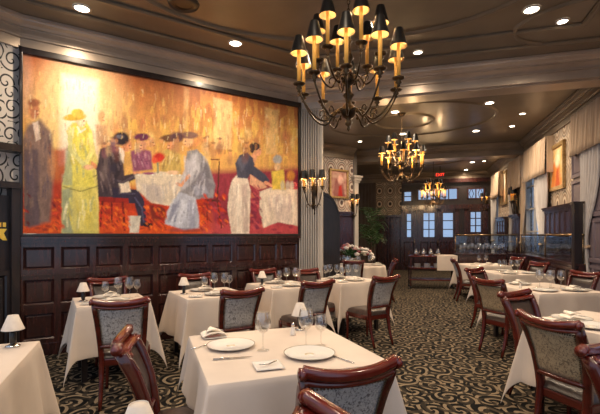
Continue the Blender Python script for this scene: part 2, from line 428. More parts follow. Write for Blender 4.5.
w = MB(); w.box(bx(376), xw, 0, .15, 0, bz(388, 215)); panels(w, bx(376), xw, .2, bz(388, 216), 2); place(struct(w.build('wall_back_wainscot', darkwood)), FB)
w = MB(); w.box(0, bx(376), 0, .15, 0, CEIL)
for i in range(30): w.box(bx(376)-.1-i*.14, bx(376)-.03-i*.14, -.03, 0, .1, BEAMZ)
place(struct(w.build('wall_back_left', brownwall)), FB)
# transoms and door leaves
def glazed(name, x0, x1, z0, z1, FR, nx, nz, y=.0, fw=.06, lattice=False, mat=darkwood):
    mb = MB(); mb.box(x0, x0+fw, y-.02, y+.1, z0, z1); mb.box(x1-fw, x1, y-.02, y+.1, z0, z1); mb.box(x0, x1, y-.02, y+.1, z0, z0+fw*.7); mb.box(x0, x1, y-.02, y+.1, z1-fw*.7, z1)
    for i in range(1, nx): x = x0+(x1-x0)*i/nx; mb.box(x-.02, x+.02, y, y+.06, z0, z1)
    for i in range(1, nz): z = z0+(z1-z0)*i/nz; mb.box(x0, x1, y, y+.06, z-.018, z+.018)
    if lattice:
        for k in range(nx):
            a = x0+(x1-x0)*k/nx; wd = (x1-x0)/nx; zc = (z0+z1)/2; c = a+wd/2
            for (xa, za, xb, zb) in ((c, z1, a+.08, zc), (a+.08, zc, c, z0), (c, z1, a+wd-.08, zc), (a+wd-.08, zc, c, z0)): mb.sweep([(xa, y+.03, za), (xb, y+.03, zb)], .012, n=6)
    o = place(struct(mb.build(name, mat)), FR)
    p = MB(); p.box(x0+.01, x1-.01, y+.03, y+.04, z0+.01, z1-.01); p = p.build('pane', pane_m, o); return o
for i, h in enumerate(openings):
    if i < 4: glazed('window_%d' % (i+1), *h, FB, 1 if i == 0 else 2, 2 if i == 0 else 1, lattice=(i == 3))
    else:
        glazed('window_%d' % (i+1), *h, FB, 2 if i in (5, 7) else 1, 3)
        x0, x1, z0, z1 = h; d = MB(); d.box(x0-.18, x1+.18, -.05, 0, .02, z0); panels(d, x0-.1, x1+.1, .12, z0-.1, 1 if i in (4,) else 2, y=-.05)
        d.box(x0-.18, x0-.01, -.05, 0, z0, z1+.15); d.box(x1+.01, x1+.18, -.05, 0, z0, z1+.15); d.box(x0-.18, x1+.18, -.05, 0, z1, z1+.15)
        dd = place(struct(d.build('door_%d' % (i-3), darkwood)), FB)
        hd = MB(); hd.sweep([(x1+.07, -.10, 1.0), (x1+.07, -.10, 1.25)], .014); hd.box(x1+.05, x1+.09, -.1, -.05, 1.0, 1.02); hd.box(x1+.05, x1+.09, -.1, -.05, 1.23, 1.25); hd.build('door_handle', rail_m, dd)
w = MB(); w.box(xw, W+4, -.06, 0, bz(440, 209), bz(440, 205)); w.box(xw, W+4, -.12, 0, BEAMZ-.10, BEAMZ+.05); place(struct(w.build('trim_16', darkwood)), FB)

# painted booth wall (parallel to the mural)
PB = Vector((1.146, 11.6)); FW = wframe(PB-M*2.6, M); Lb = 2.6+.478
w = MB(); w.box(0, Lb, 0, .15, 2.12, CEIL); place(struct(w.build('wall_booth', paper_red)), FW)
w = MB(); w.box(0, Lb, 0, .15, 0, 2.12); panels(w, 0, Lb, .15, 2.05, 5); w.box(0, Lb, -.06, 0, 2.06, 2.12); place(struct(w.build('wall_booth_wainscot', darkwood)), FW)
crown_strip([PB-M*2.6, PB+M*.478], PROF, 'trim_17', crown_d)
w = MB(); e = PB+M*.56
w.box(-.07, .07, -.07, .07, 0, 3.0); w.box(-.10, .10, -.10, .10, 2.98, 3.04); w.box(-.13, .13, -.13, .13, 3.04, 3.12); w.box(-.16, .16, -.16, .16, 3.12, 3.18); w.box(-.09, .09, -.09, .09, 0, .2)
struct(w.build('trim_18', white_trim, loc=e, rz=ang(M), bevel=.006))
w = MB(); w.box(-.05, .05, 0, 5.0, 0, CEIL); struct(w.build('wall_passage', brownwall, loc=e, rz=0))

# right wall
RL = 18.0
FR = wframe(uv(BU, W), -U)       # x = BU-u
def rx(px): return BU-wall_u(px)
def rv(px): return BU-wall_u(px, W-.15)
def rz_(px, py):
    u = wall_u(px); Y = uv(u, W).y; return H+(HY-py)*Y/F
wins = [(rx(493), rx(499)), (rx(509.5), rx(514)), (rx(526), rx(543)), (13.4, 15.4)]
holes = [(a, b2, .95 if i != 3 else .5, 3.3) for i, (a, b2) in enumerate(wins)]
place(struct(wall_with_holes(0, RL, 0, CEIL, holes).build('wall_right', paper_right)), FR)
for i, h in enumerate(holes): glazed('window_%d' % (9+i), *h, FR, 2 if h[1]-h[0] > .8 else 1, 4, fw=.08, mat=white_trim)
sh = MB(); sh.box(rx(577), 12.4, -.06, 0, .1, 3.3)
for z0_, z1_ in ((.2, .95), (1.0, 1.72), (1.76, 2.45), (2.5, 3.2)): panels(sh, rx(577), 12.4, z0_, z1_, 4, y=-.06, depth=.035)
place(struct(sh.build('door_5', noisy('mauve_paint', (.13, .10, .115), (.17, .13, .15), 3, 3, rough=.4))), FR)
# wainscot blocks on the right wall
def wains(name, xa, xb, n, ztop=2.03):
    mb = MB(); mb.box(xa, xb, -.10, -.02, 0, ztop); panels(mb, xa, xb, 1.42, ztop-.06, n, y=-.10, st=.06, depth=.035); panels(mb, xa, xb, .15, .92, max(1, n//2), y=-.10)
    mb.box(xa-.02, xb+.02, -.17, -.02, ztop-.06, ztop-.02); mb.box(xa-.03, xb+.03, -.19, -.02, ztop-.02, ztop+.01)
    return place(struct(mb.build(name, darkwood)), FR)
wains('trim_19', BU-wall_u(545, W-.12), BU-wall_u(576, W-.12), 6); wains('trim_20', rx(501), rx(509), 3); wains('trim_21', rx(515), rx(524), 2)
w = MB(); w.box(0, RL, -.05, -.001, 0, .95); place(struct(w.build('trim_22', darkwood)), FR)
w = MB()
px0 = BU-wall_u(577, W-.24); w.box(px0-.06, px0+.06, -.30, -.17, .0, 1.98); w.box(px0-.08, px0+.08, -.32, -.15, 1.98, 2.02)
place(struct(w.build('trim_23', blackwood)), FR)

# ------------------------------------------------------------------ mural
def value_noise(x, y, seed, rng={}):
    if seed not in rng: rng[seed] = np.random.RandomState(seed).rand(256, 256)
    g = rng[seed]; xi = np.floor(x).astype(int); yi = np.floor(y).astype(int); fx = x-xi; fy = y-yi
    fx = fx*fx*(3-2*fx); fy = fy*fy*(3-2*fy)
    a = g[xi % 256, yi % 256]; b = g[(xi+1) % 256, yi % 256]; c = g[xi % 256, (yi+1) % 256]; d = g[(xi+1) % 256, (yi+1) % 256]
    return (a*(1-fx)+b*fx)*(1-fy)+(c*(1-fx)+d*fx)*fy
def srgb(c): return ((np.array(c)/255.0+.055)/1.055)**2.4
class Painter:
    def __init__(s, X, Y, warp=.7):
        s.X0, s.Y0 = X, Y
        s.X = X+warp*.8*(value_noise(X/5, Y/5, 1)-.5)+warp*(value_noise(X*1.3, Y*1.3, 2)-.5)
        s.Y = Y+warp*.8*(value_noise(X/5+50, Y/5, 3)-.5)+warp*(value_noise(X*1.3+9, Y*1.3, 4)-.5)
        s.C = np.zeros(X.shape+(3,))
    def blend(s, a, c, vary=.14):
        n = (value_noise(s.X0*.30, s.Y0*.16, int(sum(c)) % 97+10)-.5)*2.6+(value_noise(s.X0*1.1, s.Y0*.4, int(sum(c)) % 91+100)-.5)*1.8
        col = srgb(c)[None, None, :]*(1+vary*n[..., None]); a = np.clip(a, 0, 1)[..., None]
        s.C = s.C*(1-a)+col*a
    def ell(s, cx, cy, rx_, ry_, c, soft=.25, rot=0, al=1, vary=.14):
        dx, dy = s.X-cx, s.Y-cy; cr, sr = math.cos(rot), math.sin(rot)
        d = np.sqrt(((dx*cr+dy*sr)/rx_)**2+((-dx*sr+dy*cr)/ry_)**2)
        s.blend(np.clip((1-d)/soft+.5, 0, 1)*al, c, vary)
    def poly(s, pts, c, soft=1.0, al=1, vary=.14):
        inside = np.zeros(s.X.shape, bool); dist = np.full(s.X.shape, 1e9); n = len(pts)
        for i in range(n):
            x1, y1 = pts[i]; x2, y2 = pts[(i+1) % n]
            cond = ((y1 > s.Y) != (y2 > s.Y)); 
            with np.errstate(divide='ignore', invalid='ignore'):
                xx = (x2-x1)*(s.Y-y1)/((y2-y1) if y2 != y1 else 1e-9)+x1
            inside ^= cond & (s.X < xx)
            L2 = (x2-x1)**2+(y2-y1)**2+1e-9; t = np.clip(((s.X-x1)*(x2-x1)+(s.Y-y1)*(y2-y1))/L2, 0, 1)
            dist = np.minimum(dist, np.hypot(s.X-x1-t*(x2-x1), s.Y-y1-t*(y2-y1)))
        s.blend(np.clip(np.where(inside, dist, -dist)/soft+.5, 0, 1)*al, c, vary)
    def line(s, pts, wd_, c, al=1):
        for (x1, y1), (x2, y2) in zip(pts, pts[1:]):
            L2 = (x2-x1)**2+(y2-y1)**2+1e-9; t = np.clip(((s.X-x1)*(x2-x1)+(s.Y-y1)*(y2-y1))/L2, 0, 1)
            d = np.hypot(s.X-x1-t*(x2-x1), s.Y-y1-t*(y2-y1)); s.blend(np.clip((wd_/2-d)/.6+.5, 0, 1)*al, c)
    def local(s, x0, x1, y0, y1):
        """the part of the canvas between columns x0 and x1, as a painter sharing the same colours"""
        row = s.X0[0]; a = max(0, int(np.searchsorted(row, x0))); b = max(a+2, int(np.searchsorted(row, x1)))
        q = Painter.__new__(Painter)
        q.X, q.Y, q.X0, q.Y0, q.C = s.X[:, a:b], s.Y[:, a:b], s.X0[:, a:b], s.Y0[:, a:b], s.C[:, a:b]
        return q, a, b

tm0, tm1 = .034, Lm-.03; zm0, zm1 = 1.47, BEAMZ-.075
NX, NZ = 460, 300
ts = np.linspace(tm0, tm1, NX); zs = np.linspace(zm0, zm1, NZ)
Tg, Zg = np.meshgrid(ts, zs)
Xw = P1.x+M.x*Tg; Yw = P1.y+M.y*Tg
PXg = 300+F*Xw/Yw; PYg = HY-(Zg-H)*F/Yw
pt = Painter(PXg, PYg)
n1 = value_noise(PXg*.35, PYg*.08, 5); n2 = value_noise(PXg*.15, PYg*.12, 6); n3 = value_noise(PXg*1.2, PYg*.5, 7)
top = np.clip((PYg-(55+.18*PXg*.9))/75, 0, 1)[..., None]
pt.C = srgb((176, 98, 58))*(1-top)+srgb((222, 168, 92))*top
pt.C = pt.C*(.72+.35*n1[..., None]+.28*n2[..., None]+.14*n3[..., None])
pt.blend((n1 > .6)*np.clip((PYg-85)/40, 0, 1)*.55, (236, 196, 96)); pt.blend((n2*n1 > .42)*.35, (190, 110, 62))
pt.ell(80, 108, 34, 44, (250, 226, 170), soft=1.4, al=.8, vary=.08); pt.poly([(62, 76), (97, 82), (97, 165), (60, 165)], (255, 243, 220), 7, .75, .06)
pt.ell(24, 85, 8, 30, (205, 165, 140), 1, al=.6)
pt.poly([(212, 98), (231, 103), (230, 150), (213, 150)], (232, 196, 140), 2, .75); pt.poly([(263, 108), (277, 111), (276, 155), (264, 155)], (232, 190, 125), 2, .7)
pt.poly([(183, 88), (188, 90), (186, 130), (182, 130)], (226, 178, 120), 2, .6)
for k in range(40):
    x = random.uniform(100, 292); y = random.uniform(115, 150); pt.ell(x, y, random.uniform(1.5, 4), random.uniform(4, 9), random.choice([(235, 190, 90), (170, 100, 60), (245, 215, 140), (205, 120, 80), (150, 90, 70)]), .8, al=.5)
# floor
pt.poly([(15, 188), (70, 180), (135, 188), (210, 178), (300, 172), (300, 240), (15, 240)], (196, 62, 30), 8)
pt.poly([(208, 172), (300, 168), (300, 240), (202, 240)], (150, 52, 66), 7); pt.poly([(15, 214), (210, 214), (212, 240), (15, 240)], (226, 92, 34), 8, .7)
pt.poly([(200, 222), (300, 226), (300, 240), (200, 240)], (206, 84, 84), 5, .6)
pt.poly([(45, 150), (66, 150), (64, 215), (48, 220)], (176, 60, 32), 5, .8)
for k in range(90):
    x = random.uniform(20, 294); y = random.uniform(192, 234); pt.ell(x, y, random.uniform(2, 5), random.uniform(.8, 1.8), random.choice([(250, 130, 40), (240, 80, 40), (150, 30, 30), (110, 30, 30)]) if x < 205 else random.choice([(190, 80, 90), (110, 30, 60), (220, 120, 90)]), .7, al=.55)
# man at the left
pt.poly([(28, 126), (40, 120), (52, 134), (54, 170), (50, 222), (24, 228), (22, 140)], (134, 106, 94), 4); pt.poly([(24, 150), (38, 150), (40, 225), (26, 228)], (92, 76, 84), 3, .8)
pt.poly([(33, 124), (38, 122), (40, 140), (36, 142)], (225, 200, 180), 1.5); pt.ell(34, 112, 5.5, 8, (186, 118, 80), .4); pt.ell(34, 104, 6, 4, (150, 90, 60), .5); pt.ell(52, 165, 4, 14, (220, 150, 90), .8, al=.6)
# lady in yellow
pt.poly([(66, 164), (70, 142), (66, 132), (72, 124), (86, 122), (92, 134), (95, 152), (99, 168), (98, 234), (62, 234), (62, 190)], (232, 212, 118), 1.6)
pt.poly([(62, 176), (72, 170), (76, 234), (62, 234)], (178, 176, 140), 3, .7); pt.poly([(80, 178), (92, 172), (94, 232), (84, 232)], (240, 222, 96), 3, .8)
pt.poly([(72, 124), (86, 124), (88, 162), (70, 160)], (236, 218, 80), 2, .9); pt.line([(69, 140), (74, 152), (90, 164)], 4, (205, 200, 130)); pt.line([(90, 163), (96, 168)], 4, (226, 150, 100))
pt.line([(64, 178), (78, 184), (96, 176)], 1.3, (120, 110, 60), .7); pt.ell(80, 122, 4.5, 6, (238, 200, 160), .4); pt.ell(74, 118, 11, 3, (216, 176, 60), .4, rot=-.12); pt.ell(77, 114, 6, 4, (228, 190, 70), .4)
pt.poly([(68, 128), (74, 124), (73, 150), (68, 162)], (206, 200, 140), 2.5, .8); pt.poly([(76, 126), (83, 124), (84, 150), (78, 160)], (250, 238, 150), 2.5, .7); pt.poly([(84, 128), (90, 130), (93, 150), (88, 160)], (206, 180, 70), 2.5, .7)
pt.poly([(66, 184), (71, 180), (73, 232), (66, 232)], (150, 154, 130), 2.5, .5); pt.poly([(78, 184), (83, 178), (85, 232), (79, 232)], (250, 236, 140), 2.5, .6); pt.poly([(88, 182), (91, 178), (93, 232), (89, 232)], (190, 160, 60), 2.5, .6); pt.ell(80, 233, 16, 2.5, (170, 160, 90), .6, al=.7)
pt.poly([(78, 126), (84, 126), (83, 134), (79, 134)], (245, 225, 190), 1.5, .8)
pt.ell(101, 118, 3.5, 6, (220, 170, 120), .5); pt.poly([(95, 126), (107, 126), (106, 146), (97, 146)], (190, 140, 110), 3, .7)
# seated man
pt.poly([(100, 150), (112, 145), (121, 152), (124, 176), (138, 172), (138, 178), (121, 186), (118, 198), (98, 198), (96, 170)], (70, 56, 62), 1.4)
pt.poly([(102, 154), (112, 150), (116, 168), (106, 190), (98, 180)], (96, 78, 78), 3, .7); pt.poly([(112, 188), (137, 190), (143, 200), (147, 226), (140, 226), (134, 204), (112, 202)], (52, 44, 64), 1.3)
pt.ell(147, 225, 5, 2, (30, 24, 30), .4); pt.poly([(118, 148), (124, 150), (123, 164), (119, 160)], (235, 215, 195), 1.2); pt.ell(126, 146, 5, 6.5, (226, 150, 105), .4); pt.ell(120.5, 139.5, 8, 6.5, (50, 40, 46), .35); pt.ell(113, 143, 3, 4, (120, 110, 110), .5)
pt.ell(136, 173, 4, 2.4, (228, 156, 110), .5); pt.poly([(118, 184), (128, 182), (130, 192), (120, 194)], (235, 215, 190), 1.5)
pt.poly([(98, 197), (128, 199), (128, 204), (98, 202)], (150, 36, 26), 1); pt.line([(102, 202), (100, 226)], 2, (120, 34, 24)); pt.line([(122, 203), (124, 230)], 2.2, (120, 34, 24)); pt.line([(111, 203), (111, 222)], 1.6, (100, 30, 24))
pt.poly([(127, 216), (140, 216), (138, 233), (129, 233)], (214, 204, 186), 1.2)
pt.poly([(104, 156), (109, 153), (106, 178), (100, 184)], (116, 98, 94), 2, .7); pt.poly([(113, 156), (119, 156), (121, 172), (115, 180)], (40, 32, 40), 2, .7); pt.ell(113, 168, 3.5, 5, (52, 44, 58), .6, al=.9); pt.line([(114, 180), (122, 183), (136, 175)], 2.2, (96, 84, 92), .8)
pt.line([(134, 198), (141, 208), (143, 222)], 1.6, (92, 86, 116), .7); pt.line([(120, 194), (134, 194)], 1.6, (84, 76, 100), .7); pt.ell(119, 137.5, 4, 2, (120, 120, 136), .6, al=.6)
# dining party behind the table
pt.poly([(130, 152), (140, 148), (150, 152), (152, 170), (132, 172)], (148, 84, 108), 2); pt.ell(142, 146, 4, 5, (226, 160, 120), .5); pt.ell(141, 138, 8, 3.6, (110, 50, 80), .4)
pt.ell(150, 143, 3.5, 5, (222, 160, 110), .5)
pt.poly([(160, 152), (170, 148), (180, 156), (180, 174), (160, 174)], (206, 172, 96), 2); pt.ell(170, 146, 4, 5, (220, 150, 100), .5); pt.ell(168, 139, 8, 3.4, (120, 80, 50), .4); pt.ell(187, 142, 5, 5.5, (230, 180, 130), .5); pt.ell(188, 136, 9, 3.6, (132, 96, 84), .4)
pt.ell(176, 138, 7, 5, (100, 66, 70), .5); 
# table
pt.poly([(134, 175), (160, 172), (186, 176), (185, 202), (168, 206), (150, 203), (136, 190)], (226, 208, 182), 1.6); pt.poly([(140, 184), (160, 186), (162, 204), (146, 200)], (186, 172, 168), 3, .6)
pt.ell(158, 158, 6, 5, (206, 54, 40), .6); pt.ell(154, 161, 3, 3, (226, 90, 60), .6); pt.line([(157, 164), (157, 173)], 2, (150, 150, 120)); pt.ell(148, 174, 6, 1.4, (160, 90, 120), .5); pt.ell(172, 173, 6, 2, (240, 200, 160), .5)
pt.poly([(148, 204), (165, 207), (164, 220), (150, 220)], (56, 26, 34), 3, .7)
# lady in grey
pt.poly([(186, 152), (196, 150), (206, 160), (214, 186), (212, 198), (190, 200), (176, 196), (186, 180), (184, 166)], (150, 146, 150), 1.6); pt.poly([(178, 192), (194, 198), (198, 216), (198, 228), (182, 230), (164, 224), (166, 212)], (186, 188, 200), 1.8)
pt.poly([(186, 160), (196, 164), (190, 184), (180, 192), (178, 186)], (186, 180, 184), 2, .8); pt.line([(188, 176), (180, 186), (176, 184)], 3, (226, 160, 120)); pt.poly([(200, 170), (212, 186), (206, 198), (192, 196)], (112, 106, 120), 3, .6)
pt.poly([(190, 156), (196, 153), (200, 170), (192, 182), (187, 172)], (206, 202, 206), 2.5, .7); pt.poly([(200, 156), (207, 166), (210, 180), (204, 178)], (104, 98, 108), 2, .7); pt.poly([(190, 186), (204, 186), (208, 194), (194, 196)], (176, 176, 190), 2, .7)
pt.poly([(180, 200), (186, 200), (180, 226), (172, 224)], (222, 224, 234), 2, .7); pt.poly([(188, 202), (194, 204), (194, 228), (188, 228)], (150, 152, 174), 2, .7); pt.poly([(172, 204), (177, 204), (170, 222), (166, 222)], (140, 140, 160), 2, .7); pt.ell(184, 230, 17, 2, (90, 60, 80), .7, al=.5)
pt.line([(218, 162), (216, 200)], 1.3, (90, 40, 34)); pt.line([(205, 200), (217, 201)], 2, (90, 40, 34)); pt.line([(216, 201), (220, 228)], 1.4, (100, 40, 34)); pt.line([(206, 201), (206, 222)], 1.2, (100, 40, 34)); pt.line([(210, 160), (218, 160)], 1.2, (120, 60, 44))
# waiter
pt.poly([(231, 180), (236, 175), (246, 178), (249, 190), (248, 234), (230, 234), (226, 208), (228, 190)], (228, 210, 190), 1.2); pt.poly([(240, 185), (246, 184), (247, 232), (242, 232)], (186, 160, 150), 2.5, .7); pt.poly([(230, 190), (233, 190), (235, 232), (231, 232)], (200, 178, 160), 2, .6); pt.line([(237, 184), (236, 232)], 1.4, (244, 230, 212), .8)
pt.poly([(247, 160), (252, 153), (256, 157), (253, 164)], (226, 160, 118), 1); pt.poly([(234, 164), (238, 156), (246, 153), (251, 158), (253, 165), (251, 172), (246, 179), (236, 178)], (74, 72, 88), 1.1)
pt.poly([(240, 160), (246, 158), (252, 166), (263, 174), (268, 181), (264, 185), (254, 178), (244, 172)], (66, 66, 84), 1.1); pt.poly([(236, 160), (243, 156), (246, 162), (240, 172)], (112, 112, 130), 2.5, .6); pt.poly([(249, 175), (255, 179), (263, 184), (266, 188), (256, 190), (248, 184)], (228, 176, 138), 1.2, .9)
pt.ell(256.2, 151.5, 3.9, 4.8, (226, 158, 118), .3); pt.ell(253.2, 147.2, 5.2, 3.8, (52, 40, 42), .3); pt.ell(250.6, 150.5, 2.0, 3.2, (52, 40, 42), .4); pt.ell(258.6, 150.4, .8, .6, (90, 50, 40), .5); pt.line([(264, 183), (270, 186)], 3, (230, 158, 120))
# serving table
pt.poly([(258, 192), (270, 188), (296, 190), (296, 226), (276, 222), (262, 228), (258, 212)], (226, 206, 184), 1.5); pt.poly([(270, 196), (290, 196), (290, 222), (274, 220)], (196, 176, 170), 4, .6)
pt.ell(276, 160, 4.5, 4.5, (172, 168, 164), .4); pt.poly([(270, 172), (282, 170), (284, 190), (271, 190)], (228, 194, 80), 2); pt.ell(276, 167, 3, 4, (232, 190, 140), .5)
for x in (281, 286, 290): pt.ell(x, 186, 2, 5, (190, 180, 160), .6, al=.8)
pt.ell(289, 176, 4, 5, (214, 140, 60), .6)
me = bpy.data.meshes.new('canvas'); 
vs = [(float(t), -.055, float(z)) for z in zs for t in ts]
# guests at the back
for k in range(26):
    x = random.uniform(104, 250); y = random.uniform(142, 158); h_ = random.choice([(120, 70, 60), (176, 120, 90), (226, 190, 140), (150, 90, 100), (206, 150, 80)])
    if 118 < x < 200 and y > 146: continue
    pt.ell(x, y-4, 1.8, 2.2, (226, 160, 110), .5, al=.55); pt.ell(x, y-6.4, 2.4, 1.2, (110, 64, 54), .6, al=.5); pt.ell(x, y+3, 3.2, 5.5, h_, .7, al=.5)
# faces, folds, glints
for (x, y, f) in ((35.5, 113, 1), (81, 123, 1), (127, 147, 1), (142, 147, -1), (170, 147, -1), (186, 143, -1), (151, 144, 1), (101, 119, 1)):
    pt.ell(x+1.6*f, y-.8, .9, .6, (96, 50, 40), .6, al=.8); pt.ell(x+2.2*f, y+2.4, 1.1, .5, (170, 60, 50), .6, al=.8); pt.ell(x+2.6*f, y+.6, .8, 1.2, (246, 196, 156), .6, al=.7)
def strokes(n, box, cols, ln, wd_, al, lean=0, avoid=None):
    for k in range(n):
        x = random.uniform(box[0], box[1]); y = random.uniform(box[2], box[3]); L = random.uniform(*ln); dx = lean*L+random.uniform(-.25, .25)*L
        q, a, b = pt.local(x-L-5, x+L+5, 0, 0)
        q.line([(x, y), (x+dx*.5, y+L*.5), (x+dx*.8, y+L)], random.uniform(*wd_), random.choice(cols), al); pt.C[:, a:b] = q.C
YL = [(255, 244, 190), (246, 232, 110), (206, 186, 80), (170, 176, 130), (236, 214, 90)]
pt.poly([(69, 128), (76, 124), (86, 124), (92, 132), (93, 150), (90, 166), (95, 186), (80, 192), (62, 186), (68, 164)], (234, 220, 96), 1.5, .8)
pt.poly([(66, 150), (71, 146), (72, 186), (63, 186)], (160, 172, 140), 2, .7); pt.poly([(62, 187), (95, 187), (99, 234), (62, 234)], (226, 212, 110), 1.5, .7); pt.poly([(62, 190), (70, 188), (73, 234), (62, 234)], (150, 160, 134), 3, .8)
strokes(26, (69, 90, 126, 172), YL, (5, 12), (1.2, 2.4), .5, .1); strokes(30, (65, 95, 188, 218), YL, (8, 16), (1.2, 2.6), .45)
pt.line([(90, 136), (92, 152), (84, 166)], 4.5, (244, 232, 140), .9); pt.line([(70, 132), (70, 150), (84, 166)], 4.5, (220, 214, 140), .9); pt.ell(88, 168, 5, 2.6, (240, 186, 140), .5); pt.line([(63, 187), (80, 192), (96, 187)], 1.2, (140, 130, 60), .7)
pt.ell(81, 122.5, 4.2, 5.8, (246, 214, 178), .4); pt.line([(77, 128), (80, 133), (85, 130)], 2, (250, 240, 210), .9); pt.ell(75.5, 119, 10, 2.8, (206, 168, 62), .4, rot=-.12); pt.ell(78, 115, 5.6, 4, (222, 186, 80), .4); pt.ell(83.5, 122, .8, .6, (110, 60, 40), .5); pt.ell(83.5, 126, 1.2, .5, (190, 70, 60), .5)
strokes(44, (27, 50, 132, 205), [(96, 78, 80), (150, 122, 104), (118, 90, 84), (84, 72, 92), (164, 130, 110)], (8, 18), (1.2, 2.6), .38)
strokes(26, (99, 119, 154, 188), [(110, 92, 96), (44, 36, 46), (140, 120, 116), (70, 58, 70)], (5, 10), (1.2, 2.4), .42, .2)
strokes(22, (183, 208, 156, 188), [(206, 202, 208), (104, 100, 112), (170, 166, 176), (90, 84, 98)], (5, 11), (1.2, 2.6), .42, -.2)
strokes(24, (172, 194, 200, 216), [(226, 228, 238), (130, 134, 156), (176, 178, 194)], (6, 12), (1.4, 2.6), .42, -.25)
strokes(16, (138, 180, 180, 190), [(246, 234, 214), (184, 172, 168)], (7, 13), (1.4, 2.6), .4); strokes(14, (263, 292, 194, 204), [(246, 234, 214), (180, 156, 156)], (7, 14), (1.4, 2.6), .4); strokes(12, (231, 245, 184, 206), [(246, 234, 216), (186, 164, 152)], (10, 22), (1.2, 2.2), .4)
strokes(20, (133, 148, 152, 164), [(176, 110, 136), (110, 56, 90), (200, 150, 160)], (3, 7), (1, 2), .5, .3); strokes(18, (161, 178, 152, 166), [(226, 196, 110), (160, 120, 70), (240, 214, 150)], (3, 7), (1, 2), .5, -.3)
for x0_, x1_ in ((20, 28), (52, 62), (99, 127), (143, 163), (198, 226)): 
    strokes(int((x1_-x0_)*2.2), (x0_, x1_, 206 if 90 < x0_ < 165 else 192, 229), [(226, 70, 30), (150, 30, 24), (246, 120, 40), (110, 30, 34), (200, 50, 36)], (1.5, 4), (1.2, 2.6), .5, 1)
strokes(50, (249, 258, 185, 228), [(170, 50, 76), (110, 34, 66), (206, 90, 96)], (1.5, 4), (1, 2.2), .45, 1)
for k in range(420):
    x = random.uniform(22, 296); y = random.uniform(66+.17*x, 150)
    q, a, b = pt.local(x-6, x+6, 0, 0); q.line([(x, y), (x+random.uniform(-1, 1), y+random.uniform(2, 8))], random.uniform(.6, 1.4), random.choice([(246, 214, 130), (186, 122, 70), (156, 92, 56), (250, 234, 190), (216, 164, 96)]), .38); pt.C[:, a:b] = q.C
for x in (152, 160, 171, 179, 138): pt.ell(x, 175.5, 1.2, .8, (250, 244, 230), .5, al=.9)
ax = np.ones_like(PXg)
st = (value_noise(PXg*2.2, PYg*1.1, 61)-.5)*.20+(value_noise(PXg*.7, PYg*2.0, 62)-.5)*.14
pt.C = pt.C*(1+st[..., None])
fs = [(j*NX+i, j*NX+i+1, (j+1)*NX+i+1, (j+1)*NX+i) for j in range(NZ-1) for i in range(NX-1)]
me.from_pydata(vs, [], fs)
ca = me.color_attributes.new('paint', 'FLOAT_COLOR', 'POINT')
cc = np.ones((NX*NZ, 4), np.float32); cc[:, :3] = np.clip(pt.C.reshape(-1, 3), 0, 1); ca.data.foreach_set('color', cc.ravel())
pm, nt, out = new_mat('oil_paint'); at_ = node(nt, 'ShaderNodeVertexColor'); at_.layer_name = 'paint'
nn = node(nt, 'ShaderNodeTexNoise'); nn.inputs['Scale'].default_value = 45; nn.inputs['Detail'].default_value = 4
principled(nt, out, col_socket=at_.outputs[0], rough=.5, spec=.3, bump=nn.outputs['Fac'], bump_s=.25, bump_d=.004)
me.materials.append(pm)
mu = empty('mural_painting', (P1.x, P1.y, 0), ang(M), label='huge framed mural of diners and a waiter in a warm golden restaurant', category='painting')
cv = bpy.data.objects.new('canvas', me); COL.objects.link(cv); cv.parent = mu
fr = MB(); f0 = .036
for (a0, a1, c0, c1, y1, y2) in ((0, f0, zm0-.04, zm1+.075, -.09, 0), (Lm-.034, Lm, zm0-.04, zm1+.075, -.09, 0), (0, Lm, zm1, zm1+.075, -.09, 0), (0, Lm, zm0-.04, zm0, -.08, 0)):
    fr.box(a0, a1, y1, y2, c0, c1)
fr.build('picture_frame', blackwood, mu, bevel=.008)
bk = MB(); bk.box(.04, Lm-.04, -.045, -.005, zm0-.01, zm1+.02); bk.build('backing', darkwood, mu)

# small paintings
def framed(FRM, x0, x1, z0, z1, y, label, palette, group=None):
    root = empty('framed_painting', (0, 0, 0)); root.matrix_world = FRM @ Matrix.Translation(((x0+x1)/2, y, (z0+z1)/2)); tag(root, label, 'painting')
    w2, h2 = (x1-x0)/2, (z1-z0)/2; t = min(w2, h2)*.16
    f = MB()
    for a in ((-w2, -w2+t, -h2, h2), (w2-t, w2, -h2, h2), (-w2, w2, h2-t, h2), (-w2, w2, -h2, -h2+t)): f.box(a[0], a[1], -.05, 0, a[2], a[3])
    f.build('picture_frame', gold_frame, root, bevel=.006)
    nx, nz = 60, 80; xs = np.linspace(-w2+t, w2-t, nx); zz = np.linspace(-h2+t, h2-t, nz); A, B = np.meshgrid(np.linspace(0, 20, nx), np.linspace(28, 0, nz))
    p = Painter(A, B, 1.0); p.C[:] = srgb(palette[0]); p.blend(np.clip(value_noise(A/3, B/3, 31)*1.2-.2, 0, 1), palette[1]); p.poly([(3, 28), (5, 12), (9, 8), (15, 10), (18, 28)], palette[2], 2, .8); p.ell(12, 9, 3.5, 5, palette[3], .6); p.poly([(9, 28), (10, 17), (13, 15), (15, 28)], palette[4], 1.5, .9)
    m2 = bpy.data.meshes.new('canvas'); m2.from_pydata([(float(a), -.02, float(c)) for c in zz for a in xs], [], [(j*nx+i, j*nx+i+1, (j+1)*nx+i+1, (j+1)*nx+i) for j in range(nz-1) for i in range(nx-1)])
    c2 = m2.color_attributes.new('paint', 'FLOAT_COLOR', 'POINT'); q = np.ones((nx*nz, 4), np.float32); q[:, :3] = np.clip(p.C.reshape(-1, 3), 0, 1); c2.data.foreach_set('color', q.ravel()); m2.materials.append(pm)
    o = bpy.data.objects.new('canvas', m2); COL.objects.link(o); o.parent = root
xb = lambda px: (lambda r: (r*(PB.y)-PB.x)/(M.x-r*M.y)+2.6)((px-300)/F)
